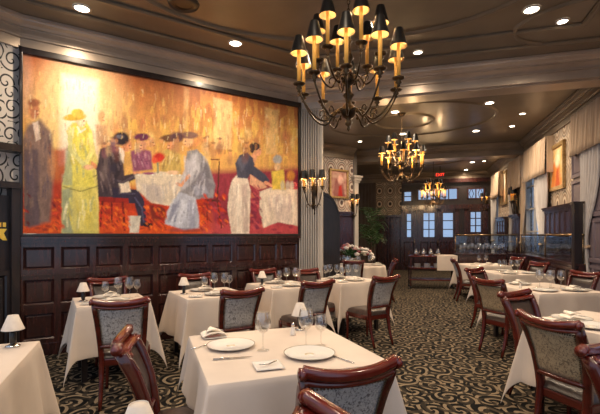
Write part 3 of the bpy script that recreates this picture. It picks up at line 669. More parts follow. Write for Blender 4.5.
framed(FW, xb(329), xb(347.5), 2.50, 3.32, -.002, 'small framed painting in pinks and reds on the ringed wallpaper behind the flowers', [(200, 160, 140), (170, 110, 100), (150, 80, 80), (230, 180, 160), (190, 40, 30)])
framed(FR, rx(549.5), rx(566), rz_(558, 190), rz_(558, 144), -.002, 'large orange and cream painting on the right wall between tan valances', [(236, 190, 110), (240, 215, 170), (226, 120, 40), (245, 220, 180), (196, 80, 40)])
framed(FR, rx(501.5), rx(507.5), rz_(504, 205), rz_(504, 172), -.002, 'pale narrow painting farthest down the right wall', [(240, 225, 190), (235, 205, 170), (220, 180, 130), (240, 225, 200), (200, 150, 110)])

# ------------------------------------------------------------------ drapes
def valance(x0, x1, z0, z1, label):
    n = max(6, int((x1-x0)/.13)); 
    def fn(a, b):
        x = x0+(x1-x0)*a; wv = math.sin(a*n*2*PI)*.03*(.4+.6*(1-b))+.012*math.sin(a*n*5.3*PI+1)
        return (x, -.17+wv-.02*(1-b), z0+(z1-z0)*b+.012*math.sin(a*n*2*PI)*(1-b))
    mb = MB(); mb.slab(fn, n*10, 6, (0, .006, 0)); r = empty('valance'); r.matrix_world = FR; tag(r, label, 'valance', 'gathered tan valances')
    mb.build('gathered_fabric', drape_m, r)
    b = MB(); b.box(x0, x1, -.12, 0, z1-.08, z1+.01); b.build('mounting_board', drape_m, r)
    for xx in (x0, x1): MB().box(xx-.006, xx+.006, -.15, 0, z0+.02, z1).build('side_return', drape_m, r)
valance(rv(492), rv(499.5), 2.75, 3.6, 'tan gathered valance farthest down the right wall')
valance(rv(508.5), rv(521), 2.75, 3.6, 'tan gathered valance above the lit double wall sconce')
valance(rv(524.5), rv(546.5), 2.80, 3.6, 'tan gathered valance left of the large orange painting')
valance(rv(571.5), 12.5, 2.87, 3.6, 'nearest tan gathered valance, at the right edge of the photo')
valance(13.2, 15.6, 2.87, 3.6, 'tan valance over the window nearest the camera')
def curtain(x0, x1, zt, zb, pinch, px_, label, mat=sheer_m):
    """pinch: x the cloth is gathered towards at tie height"""
    n = max(4, int((x1-x0)/.09))
    def fn(a, b):
        z = zb+(zt-zb)*b; x = x0+(x1-x0)*a; zt_ = 1.25
        k = math.exp(-((z-zt_)/.75)**2)*.68 if z > zt_ else .68*math.exp(-((z-zt_)/1.4)**2)
        x = x*(1-k)+pinch*k
        return (x, -.11+math.sin(a*n*2*PI)*.028+.01*math.sin(a*7+z*3), z)
    mb = MB(); mb.slab(fn, n*10, 24, (0, .005, 0)); r = empty('curtain'); r.matrix_world = FR; tag(r, label, 'curtain', 'tied-back window curtains')
    mb.build('drape', mat, r)
    t = MB(); pts = []
    wd_ = (x1-x0)*.32/2+.03
    cx = (x0+x1)/2*.32+pinch*.68
    for i in range(17): a = 2*PI*i/16; pts.append((cx+wd_*math.cos(a), -.11+.055*math.sin(a), 1.25+.01*math.sin(a)))
    t.sweep(pts, .018, .03, n=6); t.build('tieback', drape_m, r)
curtain(rv(577), rv(577)+.8, 3.0, .5, rv(577)+.12, rx(579), 'pale curtain at the right edge beside the black post')
curtain(12.0, 12.45, 3.0, .2, 12.4, 0, 'pale curtain on the near side of the right-hand window')
curtain(rv(532), rv(545), 3.0, .97, rv(542), 0, 'pale curtain just left of the dark panelled block on the right wall')
curtain(rx(525), rx(530), 3.0, .97, rx(526), 0, 'pale curtain hanging under the valance left of the orange painting', drape_m)
curtain(rx(513), rx(517.5), 3.0, .97, rx(514.5), 0, 'pale narrow curtain below the lit double wall sconce')
curtain(rx(494), rx(499.5), 3.0, .3, rx(496), 0, 'pale curtain farthest down the right wall')

# ------------------------------------------------------------------ light fittings
def shade_mesh(rt, rb, h, z):
    mb = MB(); mb.lathe([(rb, z), (rt, z+h)], n=14, closed_ends=False); mb.mi = 1; mb.lathe([(rb-.003, z), (rt-.003, z+h)], n=14, closed_ends=False); mb.mi = 0
    mb.lathe([(rb-.003, z), (rb+.002, z), (rb+.002, z+.006), (rb, z+.006)], n=14, closed_ends=False)
    return mb
def point(loc, e, parent=None, r=.03, col=(1, .66, .34)):
    l = bpy.data.lights.new('bulb_glow', 'POINT'); l.energy = e; l.color = col; l.shadow_soft_size = r
    o = bpy.data.objects.new('bulb_glow', l); COL.objects.link(o); o.location = loc
    if parent: o.parent = parent
    return o
sm0 = shade_mesh(.036, .077, .155, 0).build('lamp_shade', [black_m, gilt]); SHADE = sm0.data; COL.objects.unlink(sm0)
cm0 = MB().lathe([(.017, 0), (.017, .30), (.004, .31)], n=10).build('candle', candle_m); CANDLE = cm0.data; COL.objects.unlink(cm0)
bm0 = MB().lathe([(.004, 0), (.017, .02), (.018, .035), (.008, .06), (.001, .07)], n=8).build('bulb', bulb_m); BULB = bm0.data; COL.objects.unlink(bm0)
cp0 = MB().lathe([(.001, -.07), (.016, -.06), (.012, -.045), (.03, -.03), (.018, -.012), (.045, -.002), (.058, .012), (.05, .014), (.02, .006), (.022, .03), (.018, .03)], n=14).build('drip_pan', brass); CUP = cp0.data; COL.objects.unlink(cp0)
def sub(name, data, parent, loc):
    o = bpy.data.objects.new(name, data); COL.objects.link(o); o.parent = parent; o.location = loc; return o
def chandelier(c, label, sc=1.0, zc=None, glow=2.4, each=False, drop=0):
    root = empty('chandelier', (c[0], c[1], 0), label=label, category='chandelier', group='candle chandeliers with black shades')
    b = MB(); z0 = 2.40
    b.lathe([(.001, z0), (.016, z0+.02), (.01, z0+.045), (.03, z0+.06), (.035, z0+.085), (.02, z0+.11), (.05, z0+.13), (.075, z0+.17), (.08, z0+.20), (.055, z0+.23), (.028, z0+.26), (.03, z0+.30), (.055, z0+.33), (.03, z0+.36), (.022, z0+.42), (.06, z0+.45), (.068, z0+.49), (.05, z0+.53),
             (.025, z0+.56), (.024, z0+.64), (.05, z0+.67), (.03, z0+.71), (.02, z0+.80), (.035, z0+.83), (.015, z0+.87), (.012, z0+.98)], n=18)
    b.build('hub', brass, root)
    ch = MB(); zz = z0+.98; k = 0
    while zz < CEIL-.06+drop/sc:
        pts = [(.012*math.cos(a)*(1 if k % 2 else 0), .012*math.cos(a)*(0 if k % 2 else 1), zz+.026*math.sin(a)) for a in [2*PI*i/10 for i in range(11)]]
        ch.sweep(pts, .004, n=6, up=(0, 0, 1) if False else (.3, .5, .8)); zz += .042; k += 1
    ch.build('chain', brass, root)
    MB().lathe([(.02, CEIL-.06), (.05, CEIL-.05), (.09, CEIL-.02), (.10, CEIL-.001)], (0, 0, drop/sc), n=20).build('ceiling_rose', brass, root)
    for tier, (n, R, zc_, zs, dip) in enumerate(((10, .46, 2.80, 2.60, .14), (6, .29, 3.07, 2.90, .10))):
        for i in range(n):
            a = 2*PI*(i+.25+.5*tier)/n
            arm = MB(); pts = []
            for j in range(17):
                t = j/16
                # S curve: leaves the hub, dips, then rises into the cup
                r = .04+(R-.04)*(t**.9)+.015*math.sin(t*PI)
                z = zs+(zc_-.06-zs)*t**2.2-dip*math.sin(PI*t**.85)*(1-.15*t)+.06*math.sin(PI*min(1, t*3.0))*(1 if t < .34 else 0)
                pts.append((r, 0, z))
            pts[-1] = (R, 0, zc_-.05)
            arm.sweep(pts, .009, n=7, up=(0, 1, 0))
            arm.sweep([(R*.52+.03*math.cos(q), 0, zs-dip*.75+.055+.03*math.sin(q)) for q in [PI*k/6-.8 for k in range(9)]], .006, n=6, up=(0, 1, 0))
            arm.sphere((R*.30, 0, zs-dip*.35), .017, 8)
            o = arm.build('arm', brass, root) if i == 0 else None
            if i == 0: ARM = o.data
            else: o = sub('arm', ARM, root, (0, 0, 0))
            o.rotation_euler = (0, 0, a)
            sub('drip_pan', CUP, o, (R, 0, zc_)); sub('candle', CANDLE, o, (R, 0, zc_+.02)); sub('bulb', BULB, o, (R, 0, zc_+.325)); sub('lamp_shade', SHADE, o, (R, 0, zc_+.285))
            if each: point((R, 0, zc_+.30), glow, o, .02)
    if not each:
        for q in range(4): a = q*PI/2+.4; point((.40*math.cos(a), .40*math.sin(a), 3.02), glow, root, .08)
    if sc != 1: root.scale = (sc, sc, sc); root.location.z = CEIL*(1-sc)-drop
    return root
chandelier((.445, 3.72), 'nearest and largest brass chandelier with black-shaded candles', each=True, glow=13)
chandelier((2.12, 8.45), 'middle brass chandelier with black shades beyond the ceiling beam', sc=.94, glow=14)
chandelier((4.28, 13.0), 'farthest and smallest brass chandelier, in front of the dark doors', sc=.80, glow=14, drop=.38)

def sconce(FRM, x, z, arms, label, s=1.0, e=3):
    root = empty('wall_sconce'); root.matrix_world = FRM @ Matrix.Translation((x, 0, z)) @ Matrix.Scale(s, 4); tag(root, label, 'wall lamp')
    b = MB(); b.lathe([(.001, -.42), (.02, -.40), (.012, -.36), (.045, -.30), (.03, -.24), (.05, -.1), (.06, 0), (.045, .1), (.02, .16), (.035, .2), (.001, .26)], n=12)
    for v in range(len(b.v)): p = b.v[v]; b.v[v] = (p[0], p[1]*.5-.03, p[2])
    b.build('back_plate', brass, root)
    for k in range(arms):
        dx = (k-(arms-1)/2)*.155; dy = -.16 if k == (arms-1)/2 else -.11
        a = MB(); a.sweep([(dx*t, -.04+(dy+.04)*t, -.22-.09*math.sin(PI*t)+.22*t**2) for t in [i/12 for i in range(13)]], .008, n=6, up=(0, .3, 1))
        a.sweep([(dx*.6+.028*math.cos(q), dy*.7, -.27+.028*math.sin(q)) for q in [PI*i/5 for i in range(8)]], .006, n=6, up=(0, 1, 0))
        o = a.build('arm', brass, root); sub('drip_pan', CUP, o, (dx, dy, .03)).scale = (.75, .75, .75)
        cn = MB().lathe([(.014, .03), (.014, .20), (.004, .205)], (dx, dy, 0), 10).build('candle', candle_m, o)
        sh = MB(); sh.lathe([(.060, .17), (.048, .31)], (dx, dy, 0), 14, False); sh.mi = 1; sh.lathe([(.057, .17), (.045, .31)], (dx, dy, 0), 14, False); sh.build('lamp_shade', [black_m, gilt], o)
        sub('bulb', BULB, o, (dx, dy, .20)); point((dx, dy, .19), e, o, .02)
sconce(FP, .29, 2.20, 3, 'three-candle brass wall sconce with black shades on the fluted pilaster', 1.0, 6)
sconce(FR, rx(518.5), 2.38, 2, 'double black-shaded wall sconce between windows on the right wall', 1.5, 12)
sconce(FR, rx(489.5)-.0, 2.55, 2, 'small wall sconce at the far right corner by the last window', 1.0, 3) if False else None
sconce(FW, Lb-.02, 2.30, 2, 'twin-shade wall sconce beside the palm near the white column', 1.1, 8)
sconce(FB, bx(486), 2.75, 3, 'far wall sconce with three candles beside the last transom', 1.1, 8)

DL = [(82, 8, 'leftmost, above the mural\'s left half'), (235.5, 43, 'above the right half of the mural'), (368, 25, 'behind the nearest chandelier'), (418, 52, 'right of the nearest chandelier, close to the beam'), (531.5, 9.3, 'brightest, near the top right corner'), (562.5, 21, 'small dim one, near the top right corner'),
      (489.5, 102.7, 'first one past the beam on the right'), (522.5, 113.5, 'small one beyond the beam, nearest the right cornice'), (512, 126, 'small one right of the brown medallion'), (476, 130.7, 'just right of the middle chandelier medallion'),
      (395, 111.7, 'above the middle chandelier, touching the beam'), (403, 133.7, 'directly over the middle chandelier'), (360, 141.3, 'above the small pink painting'), (472.5, 162, 'upper one near the back doors'), (466, 169.7, 'lowest one near the back doors'), (484, 161, 'small one nearest the far right corner')]
DIM = {5, 7, 8, 12, 15, 3}
for i, (px, py, d) in enumerate(DL):
    Y = F*(CEIL-H)/(HY-py); p = Vector(((px-300)/F*Y, Y))
    r = empty('downlight', (p.x, p.y, CEIL), label='round recessed ceiling light, '+d, category='ceiling light', group='recessed ceiling lights')
    s = .055 if i in DIM else .075
    MB().lathe([(s, -.012), (s+.02, -.012), (s+.022, -.001)], n=24, closed_ends=False).build('trim_ring', white_trim, r)
    MB().lathe([(s+.001, -.006), (s+.001, -.002)], n=24).build('lamp_lens', lens_m, r)
    l = bpy.data.lights.new('downlight_beam', 'SPOT'); l.energy = 80 if i in DIM else 150; l.color = (1, .80, .58); l.spot_size = 2.95; l.spot_blend = 1.0; l.shadow_soft_size = .06
    lo = bpy.data.objects.new('downlight_beam', l); COL.objects.link(lo); lo.parent = r; lo.location = (0, 0, -.03)
# ceiling lights of the front of the room, above and behind the camera
for (x, y) in ((-2.0, 2.6), (-.9, 1.2), (1.2, 1.0), (2.4, 2.6), (-2.3, .9), (.2, 2.4), (2.6, .6)):
    r = empty('downlight', (x, y, CEIL), label='round recessed ceiling light above the near tables, out of the photo', category='ceiling light', group='overhead ceiling lights')
    MB().lathe([(.075, -.012), (.097, -.001)], n=24, closed_ends=False).build('trim_ring', white_trim, r); MB().lathe([(.076, -.006), (.076, -.002)], n=24).build('lamp_lens', lens_m, r)
    l = bpy.data.lights.new('downlight_beam', 'SPOT'); l.energy = 98; l.color = (1, .80, .58); l.spot_size = 2.8; l.spot_blend = 1.0; l.shadow_soft_size = .06
    lo = bpy.data.objects.new('downlight_beam', l); COL.objects.link(lo); lo.parent = r; lo.location = (0, 0, -.03)
# dark round ceiling speaker
sp = MB(); sp.lathe([(.10, -.02), (.16, -.02), (.17, -.001)], n=28, closed_ends=False); sp.lathe([(.001, -.012), (.10, -.012)], n=28, closed_ends=False)
tag(sp.build('ceiling_speaker', black_m, loc=(-1.27, 4.42, CEIL)), 'dark round speaker in the ceiling above the mural', 'speaker')

# ------------------------------------------------------------------ chairs
def prof_y(z):
    pts = [(0, -.33), (.2, -.265), (.42, -.225), (.55, -.235), (.7, -.265), (.82, -.31), (.90, -.35), (.96, -.385)]
    for (z0, y0), (z1, y1) in zip(pts, pts[1:]):
        if z <= z1: return y0+(y1-y0)*(z-z0)/(z1-z0)
    return pts[-1][1]
def make_chair(fab):
    root = empty('dining_chair')
    def hw(z): return .185+.045*max(0, (z-.42)/.53)
    bow = lambda x, z: -.035*(1-(x/.24)**2)*max(0, min(1, (z-.40)/.2))
    for s in (-1, 1):
        p = MB(); zz = [0, .1, .2, .3, .4, .46, .52, .6, .68, .76, .82, .87, .92]
        p.sweep([(s*(hw(z) if z > .3 else .185), prof_y(z), z) for z in zz], [.017, .019, .022, .027, .032, .034, .034, .034, .034, .035, .036, .036, .030], [.017, .02, .022, .025, .028, .028, .026, .026, .026, .026, .026, .026, .024], n=8, up=(1, 0, 0), power=.6)
        p.build('back_post', mahog, root)
        f = MB(); f.sweep([(s*.205, .215, .40), (s*.207, .218, .34), (s*.205, .215, .2), (s*.207, .218, .06), (s*.21, .222, 0)], [.027, .025, .02, .016, .018], n=8, up=(1, 0, 0), power=.6); f.build('leg', mahog, root)
    cr = MB(); pts = []; ra = []; rb = []
    for i in range(25):
        x = -.245+.49*i/24; q = abs(x/.245)
        pts.append((x, prof_y(.935)+bow(x, .94)-.006, .930+.028*q**2.2)); ra.append(.024); rb.append(.027)
    cr.sweep(pts, rb, ra, n=12, up=(0, 1, 0), power=.75)
    for s in (-1, 1): cr.sweep([(s*.236, prof_y(.935)-.010, .945), (s*.262, prof_y(.935)-.010, .948)], [.026, .028], [.026, .028], n=14, up=(0, 1, 0)); cr.sweep([(s*.262, prof_y(.935)-.010, .948), (s*.268, prof_y(.935)-.010, .948)], .014, n=10, up=(0, 1, 0))
    bd = []
    for i in range(21):
        x = -.232+.464*i/20; bd.append((x, prof_y(.89)+bow(x, .9)+.002, .892+.02*abs(x/.245)**2.2))
    cr.sweep(bd, .016, .042, n=10, up=(0, 1, 0), power=.6)
    cr.build('crest_rail', crest_m, root)
    lr = MB(); lr.sweep([(x, prof_y(.54)+bow(x, .54), .535) for x in [-.19+.38*i/10 for i in range(11)]], .018, .028, n=8, up=(0, 1, 0), power=.6)
    lr.build('lower_rail', mahog, root)
    def bf(off):
        def fn(a, b):
            z = .55+.33*b; x = (hw(z)-.018)*(2*a-1); puff = math.sin(PI*a)**.4*math.sin(PI*b)**.4 if 0 < a < 1 and 0 < b < 1 else 0
            return (x, prof_y(z)+bow(x, z)+off[0]+off[1]*puff, z)
        return fn
    m1 = MB(); m1.slab(bf((.004, .030)), 12, 10, (0, -.004, 0)); m1.build('back_pad', leather if fab != 'red' else redwood, root)
    m2 = MB(); m2.slab(bf((-.012, -.006)), 12, 10, (0, .008, 0)); m2.build('back_cover', tapestry_t if fab == 'tan' else (redwood if fab == 'red' else tapestry_m), root)
    nh = MB()
    for side in range(3):
        for i in range(26):
            a = i/25
            if side == 0: q = bf((-.019, 0))(a, .985)
            elif side == 1: q = bf((-.019, 0))(.02, a)
            else: q = bf((-.019, 0))(.98, a)
            nh.sphere(q, .0052, 6)
    nh.build('nailhead_trim', rail_m, root)
    sf = MB(); sf.box(-.215, .215, -.235, .235, .35, .42); sf.build('seat_frame', mahog, root, bevel=.012)
    se = MB()
    def top(a, b):
        x, y = 2*a-1, 2*b-1; e = (1-abs(x)**5)*(1-abs(y)**5)
        return (x*(.215+.012*(1-abs(x))+.01*y*.5), y*.232+.002, .42+.065*max(0, e)**.35)
    se.slab(top, 18, 18, (0, 0, -.001)) if False else se.grid(top, 18, 18)
    se.box(-.212, .212, -.23, .232, .405, .425)
    se.build('seat_cushion', leather if fab != 'red' else redwood, root)
    index_kids(root); return root
protos = {}
chair_n = 0
def chair(back, facing, label, fab='silver', group='mahogany dining chairs', s=1.0):
    """back: world position of the crest rail centre; facing: direction the sitter looks"""
    global chair_n
    f = Vector(facing).normalized(); b = Vector(back)
    o = protos.get(fab)
    if o is None: o = protos[fab] = make_chair(fab)
    else: o = copy_tree(o)
    o.scale = (.87, .96, .955); o.location = (b.x+f.x*.36, b.y+f.y*.36, 0); o.rotation_euler = (0, 0, ang(f)-PI/2)
    tag(o, label, 'chair', group)
    return o
n_ = N
chair((.21, 1.66), (-.35, .94), 'silver brocade dining chair tucked at the front of the centre table')
chair((.13, 1.17), (-.85, -.53), 'glossy red-brown chair, only its rolled top rail showing at the bottom edge')
chair((-.92, 2.12), (.96, .28), 'dining chair seen edge-on left of the centre table, brown seat showing', 'tan')
chair((-1.48, 3.34), (-.30, .95), 'silver brocade chair with its back to us at the left wall table')
chair((-.56, 3.95), N, 'silver brocade chair with its back to us at the middle wall table')
chair((.21, 4.68), N, 'silver brocade chair at the right wall table, behind the centre table lamp')
chair((1.11, 5.22), N, 'silver brocade chair at the aisle corner of the pillar table, full legs visible')
chair((2.10, 8.9), (-.95, .1), 'chair on the aisle side of the flower table')
chair((1.10, 8.35), (.1, 1), 'dark-railed chair with its back to us before the flower table')
for i, (c, lb) in enumerate((((-2.048, 4.377), 'red-topped chair against the wall behind the left wall table'), ((-1.10, 4.90), 'red-topped chair against the wall behind the middle wall table'), ((-.237, 5.69), 'red-topped chair against the wall behind the right wall table'), ((.50, 6.10), 'red-topped chair in front of the fluted pilaster'))):
    p = Vector(c)+N*(.74 if i < 3 else .40)+M*(.06 if i != 3 else -.22)
    chair((p.x, p.y), -N, lb)
chair((1.52, 1.98), (.40, -.92), 'nearest mahogany chair at the bottom right corner, dark leather facing us')
chair((1.60, 2.62), (.94, .34), 'tan brocade chair at the nearest right table', 'tan')
chair((2.02, 3.80), (.48, -.88), 'mahogany chair with shiny dark leather front, left of the nearest right table')
chair((2.27, 4.90), (.88, .42), 'tan brocade chair on the aisle side of the second right table', 'tan')
chair((2.78, 6.45), (.55, -.85), 'chair with dark leather front at the far aisle corner of the second right table')
chair((3.40, 9.0), (.97, -.2), 'chair seen from the side beside the serving trolley')
chair((4.12, 5.85), (-.95, -.3), 'red-railed chair on the window side of the second right table')
chair((4.66, 7.88), (-.95, -.25), 'red-railed chair on the window side of the third right table')
chair((5.25, 9.75), (-.95, -.25), 'farthest red-railed chair along the right low wall')

# ------------------------------------------------------------------ tables and cloths
ITEMS = []
class Table:
    def __init__(s, key, c, rot, w, d, desc, drop=.49, rnd=False):
        s.c = Vector(c); s.rot = rot; s.w = w; s.d = d; s.desc = desc; s.key = key
        t = empty('dining_table', (s.c.x, s.c.y, 0), rot, label='wooden table under the white cloth of '+desc, category='table', group='cloth-covered tables')
        if rnd:
            MB().lathe([(w/2-.01, .715), (w/2-.01, .745)], n=40).build('tabletop', darkwood, t)
            MB().lathe([(.28, 0), (.28, .03), (.05, .06), (.05, .715)], n=16).build('pedestal', black_m, t)
        else:
            a = MB(); a.box(-w/2+.006, w/2-.006, -d/2+.006, d/2-.006, .715, .744); a.build('tabletop', darkwood, t)
            for sx in (-1, 1):
                for sy in (-1, 1):
                    l = MB(); x, y = sx*(w/2-.07), sy*(d/2-.07); l.box(x-.025, x+.025, y-.025, y+.025, 0, .715); l.build('leg', blackwood, t)
        mb = MB(); hw_, hd = w/2, d/2; rs = random.uniform(0, 6)
        if rnd:
            R = w/2
            def fn(a, b):
                th = 2*PI*a; r = b*(R+drop)
                if r <= R: return (r*math.cos(th), r*math.sin(th), TZ)
                k = r-R; rr = R+.004+k*.10+.06*k/drop*math.sin(th*12)
                return (rr*math.cos(th), rr*math.sin(th), TZ-k)
            mb.grid(fn, 96, 26)
        else:
            hc = .012
            def axis(half): 
                inner = list(np.linspace(-half, half, 15)); o_ = list(np.linspace(0, drop, 13))[1:]
                return [-(half+q) for q in o_[::-1]]+inner+[half+q for q in o_]
            xs, ys = axis(hw_), axis(hd); vs = []
            for y in ys:
                for x in xs:
                    sx, sy = math.copysign(1, x), math.copysign(1, y); da, db = max(0, abs(x)-hw_), max(0, abs(y)-hd)
                    px_, py_ = min(abs(x), hw_), min(abs(y), hd); rho = math.hypot(da, db)
                    z = TZ-rho+(.004 if rho > 0 else 0)*0
                    ox = oy = 0
                    if rho > 0:
                        th = math.atan2(db, da); e = rho/drop
                        fold = math.sin(2*th)**1.4 if (da > 0 and db > 0) else 0
                        ox = (math.cos(th)*(.004+.05*rho))+fold*.13*rho; oy = (math.sin(th)*(.004+.05*rho))+fold*.13*rho
                        if db == 0: wv = .022*e*math.sin(y*11+rs+sx)+.014*e*math.sin(y*23+rs*2); ox += wv+.022*e; 
                        elif da == 0: wv = .022*e*math.sin(x*11+rs*1.7+sy)+.014*e*math.sin(x*23+rs); oy += wv+.022*e
                        else:
                            ex = .022*e*math.sin(sy*hd*11+rs+sx)+.014*e*math.sin(sy*hd*23+rs*2)+.022*e; ey = .022*e*math.sin(sx*hw_*11+rs*1.7+sy)+.014*e*math.sin(sx*hw_*23+rs)+.022*e
                            ox += ex*math.cos(th)**2; oy += ey*math.sin(th)**2
                            # gathers either side of the corner fold
                            ox -= .10*rho*math.sin(2*th)*math.sin(th)**2*0; z = TZ-rho
                        z = max(z, .03)
                    vs.append((sx*(px_+ox), sy*(py_+oy), z))
            nx = len(xs); fs = [(j*nx+i, j*nx+i+1, (j+1)*nx+i+1, (j+1)*nx+i) for j in range(len(ys)-1) for i in range(nx-1)]
            mb.smooth = True; mb.add(vs, fs)
        o = mb.build('tablecloth', linen, loc=(s.c.x, s.c.y, 0), rz=rot)
        sl = o.modifiers.new('thickness', 'SOLIDIFY'); sl.thickness = .003; sl.offset = 1
        bv = o.modifiers.new('soft', 'BEVEL'); bv.width = .008; bv.segments = 2; bv.limit_method = 'ANGLE'; bv.angle_limit = .9
        bpy.context.view_layer.update()
        tag(o, 'white linen tablecloth draped over '+desc, 'tablecloth', 'white tablecloths')
        s.top = TZ+.0045
    def loc(s, x, y):
        v = Vector((x, y)); v.rotate(Matrix.Rotation(s.rot, 2)); return Vector((s.c.x+v.x, s.c.y+v.y, s.top))
    def px(s, px_, py_): p = at(px_, py_, TZ); return Vector((p.x, p.y, s.top))
R_ = math.radians
mrot = ang(M)
tA = Table('A', (-.135, 2.51), R_(20.5), .98, .98, 'the large centre table', .29)
tB = Table('B', (-1.98, 2.05), R_(22), .95, .95, 'the near left table')
tF = Table('F', (-.62, .90), R_(22), .75, .75, 'the table below the photo\'s bottom edge')
t1 = Table('T1', (-2.047, 4.377), mrot, .68, .70, 'the left wall table')
t2 = Table('T2', (-1.10, 4.898), mrot, .75, .80, 'the middle wall table')
t3 = Table('T3', (-.237, 5.69), mrot, .75, .80, 'the right wall table')
t4 = Table('T4', (.72, 6.35), mrot, .80, .80, 'the table before the fluted pilaster')
t5 = Table('T5', (1.36, 9.5), 0, 1.25, 1.25, 'the round flower table', rnd=True)
r1 = Table('R1', (2.46, 3.14), R_(30), .90, .90, 'the nearest right table')
r2 = Table('R2', (3.23, 5.38), R_(6), .90, 1.05, 'the second right table')
r3 = Table('R3', (3.95, 7.55), R_(3), .90, .95, 'the third right table')
r4 = Table('R4', (4.30, 9.55), R_(0), .90, .90, 'the farthest right table')

CACHE = {}
def proto_item(kind):
    if kind in CACHE: return copy_tree(CACHE[kind])
    r = empty(kind)
    if kind == 'wine_glass' or kind == 'small_wine_glass':
        k = 1.0 if kind == 'wine_glass' else .84
        g = MB(); g.lathe([(a*k, b*k) for a, b in ((.036, 0), (.035, .003), (.008, .009), (.005, .02), (.0045, .09), (.010, .105), (.030, .118), (.044, .140), (.048, .165), (.044, .20), (.037, .232))], n=20, closed_ends=False)
        g.lathe([(a*k, b*k) for a, b in ((.0355, .232), (.0425, .20), (.0465, .165), (.0425, .141), (.028, .121), (.002, .110))], n=20, closed_ends=False)
        g.build('goblet', wine_glass_m, r)
    elif kind == 'dinner_plate':
        p = MB(); p.lathe([(.06, 0), (.09, .003), (.145, .016), (.148, .019), (.144, .019), (.092, .0075), (.001, .006)], n=40); p.build('dish', china, r)
        b = MB(); b.lathe([(.1475, .0185), (.149, .020), (.1455, .0197), (.145, .0185)], n=40, closed_ends=False); b.build('rim_band', china_band, r)
        c = MB(); c.lathe([(.028, .0062), (.028, .0075), (.001, .008)], n=14, closed_ends=False); c.build('crest', food_m, r)
    elif kind == 'bread_plate':
        def fn(a, b):
            x, y = 2*a-1, 2*b-1; m_ = max(abs(x), abs(y)); return (x*.075, y*.075, .004+.012*max(0, m_-.6)**1.2*2)
        p = MB(); p.slab(fn, 12, 12, (0, 0, -.004)); p.build('dish', china, r)
        k = MB(); k.sweep([(-.05, -.02, .022), (0, .0, .012), (.05, .02, .022)], .006, .003, n=6); k.build('butter_knife', silver, r)
    elif kind == 'napkin':
        p = MB()
        def fn(a, b): return ((a-.5)*.17*(1-.15*b), (b-.5)*.12, .006+.022*math.sin(PI*a)*(1-b*.4)+.006*math.sin(a*9)*b)
        p.slab(fn, 12, 8, (0, 0, -.006)); p.build('folded_cloth', napkin_m, r)
        q = MB(); q.slab(lambda a, b: ((a-.5)*.12*(1-b*.7), (b-.5)*.10+.01, .032+.012*math.sin(PI*a)), 8, 6, (0, 0, -.004)); q.build('top_fold', napkin_m, r)
    elif kind == 'table_lamp':
        b = MB(); b.lathe([(.040, 0), (.041, .006), (.022, .012), (.014, .02)], n=20); b.build('base', silver, r)
        c = MB(); c.lathe([(.014, .02), (.019, .03), (.019, .085), (.012, .095), (.006, .10), (.006, .12)], n=14); c.build('stem', black_m, r)
        s_ = MB(); s_.lathe([(.064, .105), (.062, .107), (.028, .195), (.0265, .195)], n=24, closed_ends=False); s_.lathe([(.064, .105), (.061, .105), (.0265, .195)], n=24, closed_ends=False); s_.build('lamp_shade', shade_w, r)
        t = MB(); t.lathe([(.001, .188), (.0275, .188), (.0275, .192), (.001, .193)], n=16); t.build('shade_cap', shade_w, r)
    elif kind == 'salt_shaker':
        b = MB(); b.lathe([(.017, 0), (.019, .01), (.012, .055), (.012, .06)], n=12); b.build('jar', china, r)
        b = MB(); b.lathe([(.013, .06), (.012, .08), (.003, .09)], n=12); b.build('cap', silver, r)
    elif kind == 'dinner_knife':
        b = MB(); b.sweep([(-.11, 0, .005), (-.02, 0, .005)], .006, .004, n=8); b.build('handle', silver, r)
        c = MB(); c.slab(lambda a, q: (-.02+.13*a, (q-.5)*.016*(1-a**4), .004), 10, 3, (0, 0, .0015)); c.build('blade', silver, r)
    elif kind == 'dinner_fork':
        b = MB(); b.sweep([(-.10, 0, .004), (.03, 0, .004), (.05, 0, .005)], .004, .003, n=6); b.build('handle', silver, r)
        c = MB(); c.slab(lambda a, q: (.05+.02*a, (q-.5)*.022, .005-.002*a), 3, 3, (0, 0, .0015))
        for y in (-.009, -.003, .003, .009): c.sweep([(.07, y, .004), (.10, y, .007)], .0014, n=4)
        c.build('tines', silver, r)
    index_kids(r); CACHE[kind] = r; return r
ADJ = {'wine_glass': ('tall clear wine glass', 'wine glass', 'wine glasses'), 'small_wine_glass': ('smaller clear wine glass', 'wine glass', 'wine glasses'), 'dinner_plate': ('white dinner plate with a dark rim', 'plate', 'dinner plates'), 'bread_plate': ('small square white bread plate', 'plate', 'bread plates'),
       'napkin': ('folded cream napkin', 'napkin', 'folded napkins'), 'table_lamp': ('little lamp with a cream cone shade', 'lamp', 'small table lamps'), 'salt_shaker': ('small pale salt shaker', 'salt shaker', 'salt shakers'), 'dinner_knife': ('silver dinner knife', 'knife', 'cutlery'), 'dinner_fork': ('silver dinner fork', 'fork', 'cutlery')}
def item(tb, kind, p, rz=0, dz=0, where=None):
    o = proto_item(kind); o.location = (p.x, p.y, p.z+dz); o.rotation_euler = (0, 0, rz); ITEMS.append((tb, kind, o, where)); return o
